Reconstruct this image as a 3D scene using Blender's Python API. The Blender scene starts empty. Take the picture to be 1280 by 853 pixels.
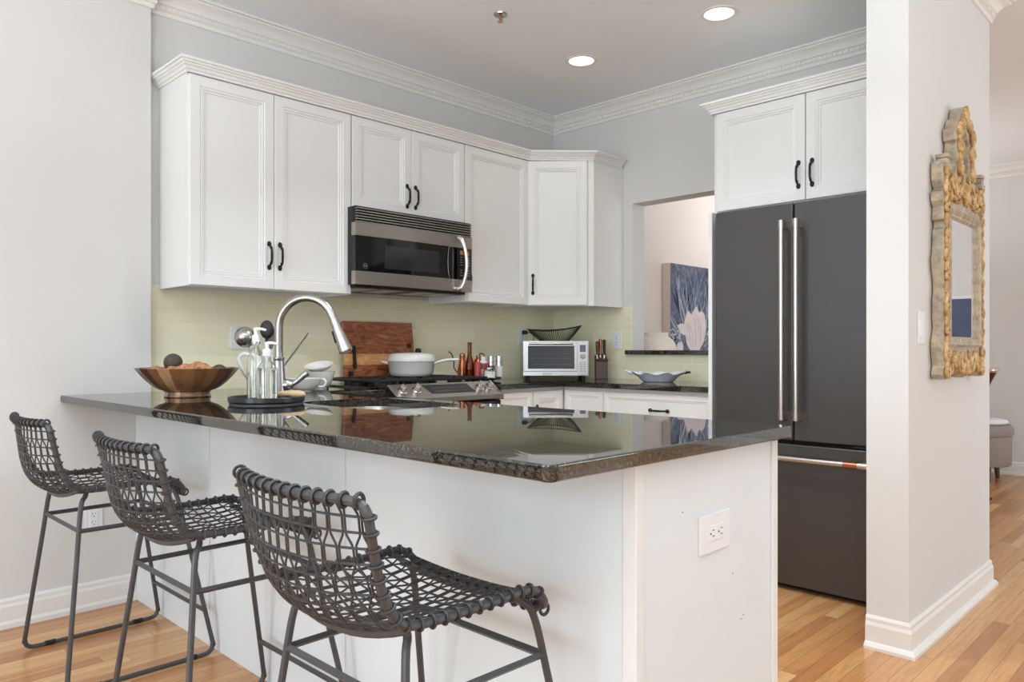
import bpy, bmesh, math, random
from math import sin, cos, pi, radians as R
from mathutils import Vector as V, Matrix as M
random.seed(7)
SC = bpy.context.scene
COL = SC.collection

# ------------------------------------------------------------------ camera
F = 944.8
YAW = 44.46
cam = bpy.data.cameras.new('camera')
cam.sensor_width = 36.0
cam.lens = F / 1280 * 36
cam.shift_y = 11 / 1280
cam.clip_start = 0.05
cob = bpy.data.objects.new('camera', cam)
cob.location = (0, 0, 1.103)
cob.rotation_euler = (R(90), 0, R(YAW - 90))
COL.objects.link(cob)
SC.camera = cob

# ------------------------------------------------------------------ light and exposure
SC.view_settings.view_transform = 'Standard'
SC.view_settings.look = 'None'
SC.view_settings.gamma = 1
SC.view_settings.use_curve_mapping = False
SC.view_settings.exposure = 0.05
w = bpy.data.worlds.new('world'); SC.world = w; w.use_nodes = True
w.node_tree.nodes['Background'].inputs[0].default_value = (0.86, 0.93, 1.0, 1)
w.node_tree.nodes['Background'].inputs[1].default_value = 0.5

def area(name, loc, rot, sx, sy, power, col=(1, 1, 1), spread=180):
    l = bpy.data.lights.new(name, 'AREA'); l.shape = 'RECTANGLE'; l.size = sx; l.size_y = sy
    l.energy = power; l.color = col; l.spread = R(spread)
    o = bpy.data.objects.new(name, l); o.location = loc; o.rotation_euler = rot; COL.objects.link(o)
    return o
# daylight coming in at the windows behind the camera (window frames are built further down)
DAY = (0.80, 0.94, 1.075)
area('window_light', (-2.93, -1.45, 1.45), (0, R(-90), 0), 1.9, 1.7, 56, DAY)
area('window_light', (-2.93, 1.45, 1.45), (0, R(-90), 0), 1.9, 1.7, 62, DAY)
area('window_light', (1.0, -3.43, 1.5), (R(90), 0, 0), 2.6, 1.9, 6, DAY)
area('window_light', (6.0, -3.43, 1.4), (R(90), 0, 0), 2.2, 2.1, 80, DAY)
# (the recessed lights and the added fill uplighters carry their own light, in their builders below)

# ------------------------------------------------------------------ materials
def lin(c):
    return tuple(((x / 255) / 12.92 if x / 255 <= .04045 else ((x / 255 + .055) / 1.055) ** 2.4) for x in c) + (1,)

class NT:
    def __init__(s, name):
        s.m = bpy.data.materials.new(name); s.m.use_nodes = True
        s.t = s.m.node_tree; s.n = s.t.nodes; s.b = s.n['Principled BSDF']
    def node(s, typ, **kw):
        n = s.n.new(typ)
        for k, v in kw.items(): setattr(n, k, v)
        return n
    def link(s, a, b): s.t.links.new(a, b)
    def set(s, **kw):
        for k, v in kw.items(): s.b.inputs[k.replace('_', ' ')].default_value = v
    def math(s, op, a, b=None, c=None):
        n = s.node('ShaderNodeMath', operation=op)
        for i, x in enumerate((a, b, c)):
            if x is None: continue
            if isinstance(x, (int, float)): n.inputs[i].default_value = x
            else: s.link(x, n.inputs[i])
        return n.outputs[0]
    def ramp(s, fac, stops, interp='LINEAR'):
        n = s.node('ShaderNodeValToRGB'); n.color_ramp.interpolation = interp
        e = n.color_ramp.elements
        while len(e) < len(stops): e.new(.5)
        for i, (p, c) in enumerate(stops):
            e[i].position = p; e[i].color = c if len(c) == 4 else tuple(c) + (1,)
        s.link(fac, n.inputs[0]); return n.outputs[0]
    def noise(s, vec=None, scale=5, detail=3, rough=.5, dist=0):
        n = s.node('ShaderNodeTexNoise'); n.inputs['Scale'].default_value = scale
        n.inputs['Detail'].default_value = detail; n.inputs['Roughness'].default_value = rough
        n.inputs['Distortion'].default_value = dist
        if vec is not None: s.link(vec, n.inputs['Vector'])
        return n.outputs['Fac']
    def coord(s, kind='Object', sc=(1, 1, 1), rot=(0, 0, 0)):
        tc = s.node('ShaderNodeTexCoord'); mp = s.node('ShaderNodeMapping')
        mp.inputs['Scale'].default_value = sc; mp.inputs['Rotation'].default_value = rot
        s.link(tc.outputs[kind], mp.inputs[0]); return mp.outputs[0]
    def bump(s, h, strength=.2, dist=.002):
        n = s.node('ShaderNodeBump'); n.inputs['Strength'].default_value = strength
        n.inputs['Distance'].default_value = dist; s.link(h, n.inputs['Height'])
        s.link(n.outputs[0], s.b.inputs['Normal'])
    def mix(s, f, a, b, typ='MIX'):
        n = s.node('ShaderNodeMix', data_type='RGBA', blend_type=typ)
        for i, x in ((0, f), (6, a), (7, b)):
            if isinstance(x, (int, float, tuple)): n.inputs[i].default_value = x
            else: s.link(x, n.inputs[i])
        return n.outputs[2]

def simple(name, col, rough=.5, metal=0, noise=.03, nscale=8, bump=0, coat=0, sc=(1, 1, 1)):
    t = NT(name); c = lin(col)
    co = t.coord('Object', sc)
    f = t.noise(co, nscale, 3)
    dark = tuple(x * (1 - noise) for x in c[:3]) + (1,); light = tuple(min(1, x * (1 + noise)) for x in c[:3]) + (1,)
    t.link(t.ramp(f, [(.3, dark), (.7, light)]), t.b.inputs['Base Color'])
    t.set(Roughness=rough, Metallic=metal)
    if coat: t.set(Coat_Weight=coat, Coat_Roughness=.08)
    if bump: t.bump(f, bump, .001)
    return t.m

m_wall = simple('wall_paint', (223, 220, 215), .7, noise=.008, nscale=3)
m_ceil = simple('ceiling_paint', (244, 245, 245), .8, noise=.006, nscale=3)
m_trim = simple('trim_paint', (238, 234, 227), .4, noise=.006)
m_cab = simple('cabinet_paint', (238, 237, 233), .35, noise=.006)
m_pen = simple('panel_paint', (231, 236, 237), .4, noise=.008)
m_warm = simple('dining_paint', (236, 225, 216), .7, noise=.008)
m_black = simple('black_matte', (22, 21, 21), .45)
m_blackgloss = simple('black_glass', (8, 8, 9), .06)
m_iron = simple('cast_iron', (26, 27, 28), .5, noise=.15, nscale=60)
m_bronze = simple('dark_bronze', (48, 44, 41), .38, .7, noise=.15, nscale=60)
m_frame = simple('stool_metal', (82, 81, 82), .42, .35, noise=.08, nscale=20)
m_cord = simple('stool_cord', (66, 65, 66), .4, .15, noise=.12, nscale=60)
m_fridge = simple('black_stainless', (86, 84, 83), .32, .5, noise=.02, nscale=2, sc=(1, 1, 60))
m_fridge_side = simple('fridge_side', (46, 46, 47), .5)
m_chrome = simple('chrome', (225, 225, 225), .12, 1, noise=.0)
m_white = simple('white_ceramic', (236, 234, 228), .22, coat=.3, noise=.01)
m_outlet = simple('outlet_plastic', (240, 240, 240), .3, noise=.0)
m_slot = simple('outlet_slot', (70, 66, 62), .6)
m_pot = simple('pot_enamel', (226, 223, 216), .25, coat=.4, noise=.02)
m_tray = simple('tray_black', (34, 34, 35), .3, noise=.05)
m_copper = simple('copper', (190, 120, 84), .25, .9, noise=.1, nscale=20)
m_darkcopper = simple('dark_copper', (70, 44, 30), .35, .6)
m_red = simple('red_glaze', (176, 70, 66), .4, noise=.15, nscale=30)
m_label = simple('paper_label', (238, 236, 232), .6)
m_ink = simple('ink', (50, 48, 46), .6)
m_ring = simple('grey_badge', (150, 150, 150), .4, .5)
m_vase = simple('cream_pottery', (238, 228, 216), .7, noise=.03, nscale=20)
m_canvas = simple('canvas_edge', (240, 226, 212), .8, noise=.03, nscale=60)
m_fabric = simple('ottoman_fabric', (150, 138, 128), .9, noise=.06, nscale=80, bump=.2)
m_throw = simple('white_throw', (232, 230, 228), .9, noise=.03, nscale=20, bump=.3)
m_slate = simple('slate_blue', (74, 88, 112), .6, noise=.1)
m_dish = simple('dish_glaze', (232, 236, 242), .2, coat=.5, noise=.05, nscale=14)
m_orange = simple('orange_food', (206, 140, 100), .5, noise=.1, nscale=30)
m_blackwire = simple('black_wire', (24, 24, 24), .4)
m_gasket = simple('gasket', (12, 12, 12), .7)
m_foot = simple('rubber_sleeve', (20, 20, 20), .6)
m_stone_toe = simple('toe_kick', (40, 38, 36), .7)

def brushed(name, col, rough=.28, axis=(1, 60, 60)):
    t = NT(name); c = lin(col); f = t.noise(t.coord('Object', axis), 6, 4, .6)
    t.link(t.ramp(f, [(.3, tuple(x * .86 for x in c[:3])), (.7, tuple(min(1, x * 1.08) for x in c[:3]))]), t.b.inputs['Base Color'])
    t.set(Metallic=1.0, Roughness=rough); return t.m
m_steel = brushed('brushed_steel', (176, 170, 162), .3, (1, 60, 60))
m_nickel = brushed('brushed_nickel', (178, 175, 170), .26, (60, 60, 4))
m_bar = brushed('bar_handle_steel', (206, 200, 194), .28, (60, 60, 2))
m_toast = brushed('toaster_steel', (214, 214, 214), .3, (2, 60, 60))

def glass(name, col=(1, 1, 1), rough=0.02, ior=1.45):
    t = NT(name); t.set(Base_Color=col + (1,) if len(col) == 3 else col, Roughness=rough, IOR=ior, Transmission_Weight=1.0)
    return t.m
m_glass = glass('clear_glass', (.96, .97, .95))
m_soap = glass('liquid_soap', (.95, .95, .88), .05, 1.35)
m_amber = glass('amber_glass', (.55, .2, .05))
m_pump = simple('pump_plastic', (238, 238, 236), .35)

def granite():
    t = NT('black_granite'); co = t.coord('Object')
    v = t.node('ShaderNodeTexVoronoi'); v.inputs['Scale'].default_value = 210; t.link(co, v.inputs['Vector'])
    v2 = t.node('ShaderNodeTexVoronoi'); v2.inputs['Scale'].default_value = 430; t.link(co, v2.inputs['Vector'])
    s1 = t.node('ShaderNodeSeparateColor'); t.link(v.outputs['Color'], s1.inputs[0]); s2_ = t.node('ShaderNodeSeparateColor'); t.link(v2.outputs['Color'], s2_.inputs[0])
    a = t.ramp(s1.outputs[0], [(0, lin((20, 19, 18))), (.62, lin((34, 31, 27))), (.78, lin((66, 60, 50))), (.92, lin((98, 92, 78))), (1, lin((52, 56, 58)))])
    b = t.ramp(s2_.outputs[0], [(0, lin((18, 17, 16))), (.66, lin((36, 34, 31))), (.86, lin((66, 62, 56))), (1, lin((112, 107, 98)))])
    t.link(t.mix(.5, a, b), t.b.inputs['Base Color']); t.set(Roughness=.018, Specular_IOR_Level=.7, IOR=1.68)
    return t.m
m_granite = granite()

def floor_mat():
    t = NT('oak_strip_floor'); tc = t.node('ShaderNodeTexCoord'); sp = t.node('ShaderNodeSeparateXYZ')
    t.link(tc.outputs['Object'], sp.inputs[0]); x, y = sp.outputs[0], sp.outputs[1]
    W, L = .058, .85
    yr = t.math('DIVIDE', y, W); row = t.math('FLOOR', yr)
    wn = t.node('ShaderNodeTexWhiteNoise', noise_dimensions='1D'); t.link(row, wn.inputs['W'])
    xr = t.math('ADD', t.math('DIVIDE', x, L), t.math('MULTIPLY', wn.outputs['Value'], 7.3))
    colm = t.math('FLOOR', xr)
    cb = t.node('ShaderNodeCombineXYZ'); t.link(row, cb.inputs[0]); t.link(colm, cb.inputs[1])
    wn2 = t.node('ShaderNodeTexWhiteNoise', noise_dimensions='2D'); t.link(cb.outputs[0], wn2.inputs['Vector'])
    idv = wn2.outputs['Value']
    # grain, stretched along the board and shifted for each board
    cg = t.node('ShaderNodeCombineXYZ')
    t.link(t.math('ADD', t.math('MULTIPLY', x, 2.2), t.math('MULTIPLY', idv, 31)), cg.inputs[0]); t.link(t.math('MULTIPLY', y, 30), cg.inputs[1]); t.link(t.math('MULTIPLY', idv, 17), cg.inputs[2])
    g = t.noise(cg.outputs[0], 1.6, 6, .62, .8)
    g2 = t.noise(cg.outputs[0], 9, 4, .7)
    base = t.ramp(idv, [(0, lin((188, 126, 74))), (.3, lin((212, 152, 94))), (.62, lin((224, 168, 108))), (1, lin((236, 188, 130)))])
    gr = t.ramp(g, [(.25, lin((150, 96, 54))), (.55, (1, 1, 1)), (1, (1, 1, 1))])
    c = t.mix(.42, base, gr, 'MULTIPLY')
    c = t.mix(t.math('MULTIPLY', t.ramp(g2, [(.45, (0, 0, 0)), (.7, (1, 1, 1))]), .22), c, lin((150, 98, 58)))
    fy = t.math('FRACT', yr); fx = t.math('FRACT', xr)
    ey = t.math('MINIMUM', fy, t.math('SUBTRACT', 1, fy)); ex = t.math('MINIMUM', fx, t.math('SUBTRACT', 1, fx))
    gy = t.math('LESS_THAN', ey, .014); gx = t.math('LESS_THAN', ex, .0012)
    gap = t.math('MAXIMUM', gy, gx)
    c = t.mix(t.math('MULTIPLY', gap, .75), c, lin((92, 56, 32)))
    t.link(c, t.b.inputs['Base Color']); t.set(Roughness=.3, Coat_Weight=.22, Coat_Roughness=.1)
    h = t.math('SUBTRACT', t.math('MULTIPLY', g, .25), gap)
    t.bump(h, .12, .001)
    return t.m
m_floor = floor_mat()

def tile_mat(name, axis):
    t = NT(name); tc = t.node('ShaderNodeTexCoord'); sp = t.node('ShaderNodeSeparateXYZ')
    t.link(tc.outputs['Object'], sp.inputs[0]); cb = t.node('ShaderNodeCombineXYZ')
    t.link(sp.outputs[axis], cb.inputs[0]); t.link(t.math('SUBTRACT', sp.outputs[2], .914), cb.inputs[1])
    br = t.node('ShaderNodeTexBrick'); t.link(cb.outputs[0], br.inputs['Vector'])
    br.inputs['Scale'].default_value = 1; br.inputs['Brick Width'].default_value = .1; br.inputs['Row Height'].default_value = .0518
    br.inputs['Mortar Size'].default_value = .0022; br.inputs['Mortar Smooth'].default_value = .1
    br.inputs['Color1'].default_value = lin((246, 238, 196)); br.inputs['Color2'].default_value = lin((248, 242, 210))
    br.inputs['Mortar'].default_value = lin((250, 246, 226)); br.inputs['Bias'].default_value = 0
    t.link(br.outputs['Color'], t.b.inputs['Base Color'])
    t.link(t.ramp(br.outputs['Fac'], [(0, (.22,) * 3), (1, (.6,) * 3)]), t.b.inputs['Roughness'])
    t.bump(t.math('SUBTRACT', 1, br.outputs['Fac']), .3, .001)
    return t.m
m_tileA = tile_mat('glass_tile_back', 0); m_tileB = tile_mat('glass_tile_right', 1)

def wood(name, cols, scale=(2, 30, 30), rough=.4, coat=.2, ns=2.2):
    t = NT(name); co = t.coord('Object', scale); g = t.noise(co, ns, 6, .6, 1.2)
    n = len(cols); t.link(t.ramp(g, [(.28 + .44 * i / (n - 1), lin(c)) for i, c in enumerate(cols)]), t.b.inputs['Base Color'])
    t.set(Roughness=rough, Coat_Weight=coat); t.bump(g, .06, .001); return t.m

def board_mat():
    # glued planks of walnut and maple, one above the other
    t = NT('cutting_board_wood'); tc = t.node('ShaderNodeTexCoord'); sp = t.node('ShaderNodeSeparateXYZ')
    t.link(tc.outputs['Object'], sp.inputs[0])
    g = t.noise(t.coord('Object', (2.5, 8, 12)), 2.2, 6, .62, 2.4)
    dark = t.ramp(g, [(.3, lin((92, 46, 26))), (.48, lin((150, 84, 50))), (.7, lin((196, 126, 80)))])
    lite = t.ramp(g, [(.3, lin((176, 116, 68))), (.6, lin((222, 168, 108)))])
    z = sp.outputs[2]
    band = t.math('MULTIPLY', t.math('GREATER_THAN', z, .095), t.math('LESS_THAN', z, .155))
    t.link(t.mix(band, dark, lite), t.b.inputs['Base Color']); t.set(Roughness=.35, Coat_Weight=.2); return t.m
m_board = board_mat()

def stave_mat():
    t = NT('stave_bowl_wood'); tc = t.node('ShaderNodeTexCoord'); sp = t.node('ShaderNodeSeparateXYZ')
    t.link(tc.outputs['Object'], sp.inputs[0])
    a = t.math('ARCTAN2', sp.outputs[1], sp.outputs[0]); k = t.math('MULTIPLY', t.math('ADD', a, 4), 26 / (2 * pi))
    fl = t.math('FLOOR', k); wn = t.node('ShaderNodeTexWhiteNoise', noise_dimensions='1D'); t.link(fl, wn.inputs['W'])
    g = t.noise(t.coord('Object', (12, 12, 3)), 6, 5, .6, 1)
    base = t.ramp(wn.outputs['Value'], [(0, lin((84, 54, 34))), (.4, lin((126, 80, 50))), (.7, lin((166, 116, 74))), (1, lin((212, 170, 124)))])
    c = t.mix(.35, base, t.ramp(g, [(.3, lin((110, 66, 40))), (.7, (1, 1, 1))]), 'MULTIPLY')
    t.link(c, t.b.inputs['Base Color']); t.set(Roughness=.28, Coat_Weight=.4); return t.m
m_stave = stave_mat()
m_block = wood('knife_block_wood', [(70, 40, 24), (110, 68, 42)], (10, 10, 3))
m_brush = wood('beech_wood', [(206, 168, 122), (222, 188, 146)], (12, 12, 12))
m_tan = wood('light_wood', [(190, 140, 90), (214, 170, 120)], (20, 20, 6))
m_pod = wood('dried_pod', [(104, 62, 38), (186, 128, 84), (212, 164, 120)], (14, 14, 14), .6, 0, 3)

def ball_mat():
    t = NT('striped_ball'); tc = t.node('ShaderNodeTexCoord'); wv = t.node('ShaderNodeTexWave')
    wv.bands_direction = 'Z'; wv.inputs['Scale'].default_value = 60; wv.inputs['Distortion'].default_value = 1
    t.link(tc.outputs['Object'], wv.inputs['Vector'])
    t.link(t.ramp(wv.outputs['Fac'], [(0, lin((48, 40, 34))), (1, lin((92, 80, 68)))]), t.b.inputs['Base Color'])
    t.set(Roughness=.5); t.bump(wv.outputs['Fac'], .4, .002); return t.m
m_ball = ball_mat()

def gilt(name, a, b, c):
    t = NT(name); n = t.noise(t.coord('Object'), 26, 5, .65, .4); t.link(t.ramp(n, [(.3, lin(a)), (.52, lin(b)), (.72, lin(c))]), t.b.inputs['Base Color'])
    t.set(Roughness=.55, Metallic=.1); t.bump(n, .5, .004); return t.m
m_gold = gilt('worn_gold', (132, 96, 52), (204, 164, 104), (232, 208, 164))
m_washed = gilt('washed_grey_gold', (140, 130, 118), (182, 166, 142), (214, 192, 152))
def mirror_mat():
    t = NT('mirror_glass'); t.set(Base_Color=(.86, .86, .88, 1), Metallic=1.0, Roughness=.015); return t.m
m_mirror = mirror_mat()
def paint_bg():
    t = NT('painted_ground'); n = t.noise(t.coord('Object'), 9, 6, .7, 1.5)
    t.link(t.ramp(n, [(.3, lin((62, 64, 82))), (.46, lin((96, 106, 130))), (.6, lin((134, 136, 148))), (.8, lin((160, 174, 194)))]), t.b.inputs['Base Color'])
    t.set(Roughness=.6); return t.m
m_pbg = paint_bg()
m_pb1 = simple('paint_pale_blue', (158, 178, 202), .6, noise=.25, nscale=30)
m_pb2 = simple('paint_mid_blue', (92, 112, 146), .6, noise=.3, nscale=30)
m_pb3 = simple('paint_blue_white', (206, 212, 216), .6, noise=.15, nscale=40)
m_ppk = simple('paint_pale_pink', (244, 232, 232), .6, noise=.07, nscale=16)
m_ppk2 = simple('paint_shadow_pink', (206, 184, 186), .6, noise=.06, nscale=20)
def emit(name, col, s):
    t = NT(name); t.set(Base_Color=(0, 0, 0, 1)); t.b.inputs['Emission Color'].default_value = lin(col); t.b.inputs['Emission Strength'].default_value = s
    return t.m
m_lens = emit('lamp_lens', (255, 250, 240), 3)
m_amberled = emit('amber_display', (190, 116, 50), .55)
m_lcd = simple('grey_lcd', (112, 116, 124), .25)
m_skyglass = emit('window_sky', (235, 243, 255), .9)

# ------------------------------------------------------------------ mesh helpers
class MB:
    def __init__(s): s.v = []; s.f = []
    def add(s, vs, fs):
        o = len(s.v); s.v += [tuple(p) for p in vs]; s.f += [tuple(i + o for i in f) for f in fs]; return s
    def merge(s, o, mat=None):
        return s.add([(mat @ V(p)) if mat else p for p in o.v], o.f)
    def xf(s, mat): s.v = [tuple(mat @ V(p)) for p in s.v]; return s
    def box(s, x0, y0, z0, x1, y1, z1):
        x0, x1 = sorted((x0, x1)); y0, y1 = sorted((y0, y1)); z0, z1 = sorted((z0, z1))
        return s.add([(x0, y0, z0), (x1, y0, z0), (x1, y1, z0), (x0, y1, z0), (x0, y0, z1), (x1, y0, z1), (x1, y1, z1), (x0, y1, z1)],
                     [(0, 3, 2, 1), (4, 5, 6, 7), (0, 1, 5, 4), (1, 2, 6, 5), (2, 3, 7, 6), (3, 0, 4, 7)])
    def tube(s, pts, r, n=8, closed=False, caps=True, flat=1.0):
        pts = [V(p) for p in pts]; N = len(pts)
        if N < 2: return s
        rs = r if isinstance(r, (list, tuple)) else [r] * N
        up = None; vs = []; fs = []
        for i, p in enumerate(pts):
            if closed: t = pts[(i + 1) % N] - pts[i - 1]
            else: t = pts[min(i + 1, N - 1)] - pts[max(i - 1, 0)]
            if t.length < 1e-9: t = V((0, 0, 1))
            t.normalize()
            if up is None:
                up = V((0, 0, 1)) if abs(t.z) < .9 else V((1, 0, 0))
            a = up - t * up.dot(t)
            if a.length < 1e-6: a = t.orthogonal()
            a.normalize(); b = t.cross(a); up = a
            for k in range(n):
                q = 2 * pi * k / n
                vs.append(p + a * (cos(q) * rs[i]) + b * (sin(q) * rs[i] * flat))
        M_ = N if closed else N - 1
        for i in range(M_):
            for k in range(n):
                a0 = i * n + k; a1 = i * n + (k + 1) % n; j = (i + 1) % N
                fs.append((a0, a1, j * n + (k + 1) % n, j * n + k))
        if caps and not closed:
            fs.append(tuple(range(n - 1, -1, -1))); fs.append(tuple((N - 1) * n + k for k in range(n)))
        return s.add(vs, fs)
    def lathe(s, prof, n=32, c=(0, 0, 0), ax='z'):
        vs = []; fs = []; idx = []
        for r, z in prof:
            if r < 1e-6: idx.append([len(vs)]); vs.append((0, 0, z))
            else:
                idx.append(list(range(len(vs), len(vs) + n)))
                vs += [(r * cos(2 * pi * k / n), r * sin(2 * pi * k / n), z) for k in range(n)]
        for a, b in zip(idx, idx[1:]):
            for k in range(n):
                k2 = (k + 1) % n
                if len(a) == 1 and len(b) == 1: continue
                if len(a) == 1: fs.append((a[0], b[k2], b[k]))
                elif len(b) == 1: fs.append((a[k], a[k2], b[0]))
                else: fs.append((a[k], a[k2], b[k2], b[k]))
        if ax == 'x': vs = [(p[2], p[1], -p[0]) for p in vs]
        if ax == 'y': vs = [(p[0], p[2], -p[1]) for p in vs]
        return s.add([(p[0] + c[0], p[1] + c[1], p[2] + c[2]) for p in vs], fs)
    def prism(s, poly, z0, z1, plane='xy'):
        n = len(poly)
        def P(a, b, c):
            return {'xy': (a, b, c), 'xz': (a, c, b), 'yz': (c, a, b)}[plane]
        vs = [P(a, b, z0) for a, b in poly] + [P(a, b, z1) for a, b in poly]
        fs = [tuple(range(n - 1, -1, -1)), tuple(range(n, 2 * n))]
        fs += [(i, (i + 1) % n, n + (i + 1) % n, n + i) for i in range(n)]
        return s.add(vs, fs)
    def sphere(s, c, r, n=16, m=10, sc=(1, 1, 1)):
        q = MB().lathe([(r * sin(pi * i / m), -r * cos(pi * i / m)) for i in range(m + 1)], n)
        return s.add([(c[0] + p[0] * sc[0], c[1] + p[1] * sc[1], c[2] + p[2] * sc[2]) for p in q.v], q.f)
    def loops(s, loops, close_last=True, close_first=False):
        n = len(loops[0]); vs = [p for l in loops for p in l]; fs = []
        for i in range(len(loops) - 1):
            for k in range(n):
                fs.append((i * n + k, i * n + (k + 1) % n, (i + 1) * n + (k + 1) % n, (i + 1) * n + k))
        if close_last: fs.append(tuple((len(loops) - 1) * n + k for k in range(n)))
        if close_first: fs.append(tuple(range(n - 1, -1, -1)))
        return s.add(vs, fs)

WM = {}
def link(o, parent=None):
    COL.objects.link(o)
    if parent is not None: o.parent = parent
def build(name, mb, mat, parent=None, world=False, bevel=0, smooth=30, origin=None, seg=2):
    me = bpy.data.meshes.new(name)
    vs = mb.v
    if world and parent is not None:
        inv = WM[parent.name].inverted(); vs = [tuple(inv @ V(p)) for p in vs]
    if origin is not None: vs = [(p[0] - origin[0], p[1] - origin[1], p[2] - origin[2]) for p in vs]
    me.from_pydata(vs, [], mb.f); me.materials.append(mat)
    bm = bmesh.new(); bm.from_mesh(me); bmesh.ops.recalc_face_normals(bm, faces=bm.faces)
    for f in bm.faces: f.smooth = True
    for e in bm.edges:
        if len(e.link_faces) == 2:
            if e.calc_face_angle(0) > R(smooth): e.smooth = False
    bm.to_mesh(me); bm.free()
    o = bpy.data.objects.new(name, me)
    if origin is not None: o.location = origin
    link(o, parent)
    base = WM[parent.name] if parent is not None else M()
    WM[o.name] = base @ M.Translation(o.location)
    if bevel:
        b = o.modifiers.new('bevel', 'BEVEL'); b.width = bevel; b.segments = seg; b.limit_method = 'ANGLE'; b.angle_limit = R(40); b.harden_normals = True
    return o
def thing(name, label, cat, loc=(0, 0, 0), rz=0, group=None):
    o = bpy.data.objects.new(name, None); o.empty_display_size = .05; link(o)
    o.location = loc; o.rotation_euler = (0, 0, R(rz)); o['label'] = label; o['category'] = cat
    if group: o['group'] = group
    WM[o.name] = M.Translation(loc) @ M.Rotation(R(rz), 4, 'Z')
    return o
def tag(o, label, cat, group=None):
    o['label'] = label; o['category'] = cat
    if group: o['group'] = group
    return o
def struct(name, mb, mat, bevel=0, label=None):
    o = build(name, mb, mat, bevel=bevel, smooth=14); o['kind'] = 'structure'
    if label: o['label'] = label
    return o
def copy_tree(o, parent=None):
    c = o.copy(); COL.objects.link(c); c.parent = parent
    for ch in list(o.children): copy_tree(ch, c)
    return c
def text_mb(txt, size, depth=.0006):
    cu = bpy.data.curves.new('t', 'FONT'); cu.body = txt; cu.size = size; cu.extrude = depth; cu.align_x = 'CENTER'; cu.align_y = 'CENTER'
    o = bpy.data.objects.new('t', cu); COL.objects.link(o)
    me = bpy.data.meshes.new_from_object(o)
    mb = MB(); mb.add([tuple(v.co) for v in me.vertices], [tuple(p.vertices) for p in me.polygons])
    bpy.data.objects.remove(o); bpy.data.curves.remove(cu); bpy.data.meshes.remove(me)
    return mb
FACE = M.Rotation(R(90), 4, 'X')      # turns xy text to face -Y

def catmull(pts, n=6, closed=False):
    P = [V(p) for p in pts]; out = []
    N = len(P); rng = range(N) if closed else range(N - 1)
    for i in rng:
        p1, p2 = P[i], P[(i + 1) % N]
        p0 = P[i - 1] if (closed or i > 0) else p1 * 2 - p2
        p3 = P[(i + 2) % N] if (closed or i + 2 < N) else p2 * 2 - p1
        for k in range(n):
            t = k / n
            out.append(.5 * ((2 * p1) + (p2 - p0) * t + (2 * p0 - 5 * p1 + 4 * p2 - p3) * t * t + (3 * p1 - p0 - 3 * p2 + p3) * t ** 3))
    if not closed: out.append(P[-1])
    return out

def sweep(prof, path, closed=False):
    """prof: (out, up) pairs; path: xy(z) points; 'out' is the left-hand normal of the path. Mitred corners."""
    mb = MB(); P = [V((p[0], p[1], 0)) for p in path]; zs = [p[2] if len(p) > 2 else 0 for p in path]; N = len(P); loops = []
    for i in range(N):
        d = []
        if i > 0 or closed: d.append((P[i] - P[i - 1]).normalized())
        if i < N - 1 or closed: d.append((P[(i + 1) % N] - P[i]).normalized())
        ns = [V((-q.y, q.x, 0)) for q in d]
        if len(ns) == 2:
            m = (ns[0] + ns[1]).normalized(); m = m / max(.2, m.dot(ns[0]))
        else: m = ns[0]
        loops.append([tuple(P[i] + m * a + V((0, 0, zs[i] + b))) for a, b in prof])
    if closed: loops.append(loops[0])
    return mb.loops(loops, True, True)

# ------------------------------------------------------------------ dimensions
YA, XB, YL, CZ = 3.58, 4.07, 3.53, 2.74      # back wall, right wall, left wall plane, ceiling
CT = .914; CH = .884                          # counter top and underside

# ------------------------------------------------------------------ room shell
struct('floor', MB().box(-3.1, -3.6, -.05, 8.0, 3.75, 0), m_floor)
struct('ceiling', MB().box(-3.1, -3.6, CZ, 8.0, 3.75, CZ + .06), m_ceil)
struct('wall_back', MB().box(1.285, YA, 0, XB + .13, YA + .12, CZ), m_wall)
struct('wall_left', MB().box(-3.0, YL, 0, 1.285, YA + .12, CZ), m_wall)
# wall with the pass-through opening
OY0, OY1, OZ0, OZ1 = 1.985, 2.892, 1.073, 2.057
wb = MB().box(XB, 1.03, 0, XB + .13, YA, OZ0)
wb.box(XB, 1.03, OZ1, XB + .13, YA, CZ).box(XB, OY1, OZ0, XB + .13, YA, OZ1).box(XB, 1.03, OZ0, XB + .13, OY0, OZ1)
struct('wall_right', wb, m_wall)
struct('wall_mirror', MB().box(2.935, .885, 0, 4.10, 1.03, CZ), m_wall)
struct('wall_dining', MB().box(XB + .13, YA, 0, 8.0, YA + .12, CZ), m_warm)
struct('wall_far', MB().box(7.85, -3.6, 0, 8.0, YA, CZ), m_wall)
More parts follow.
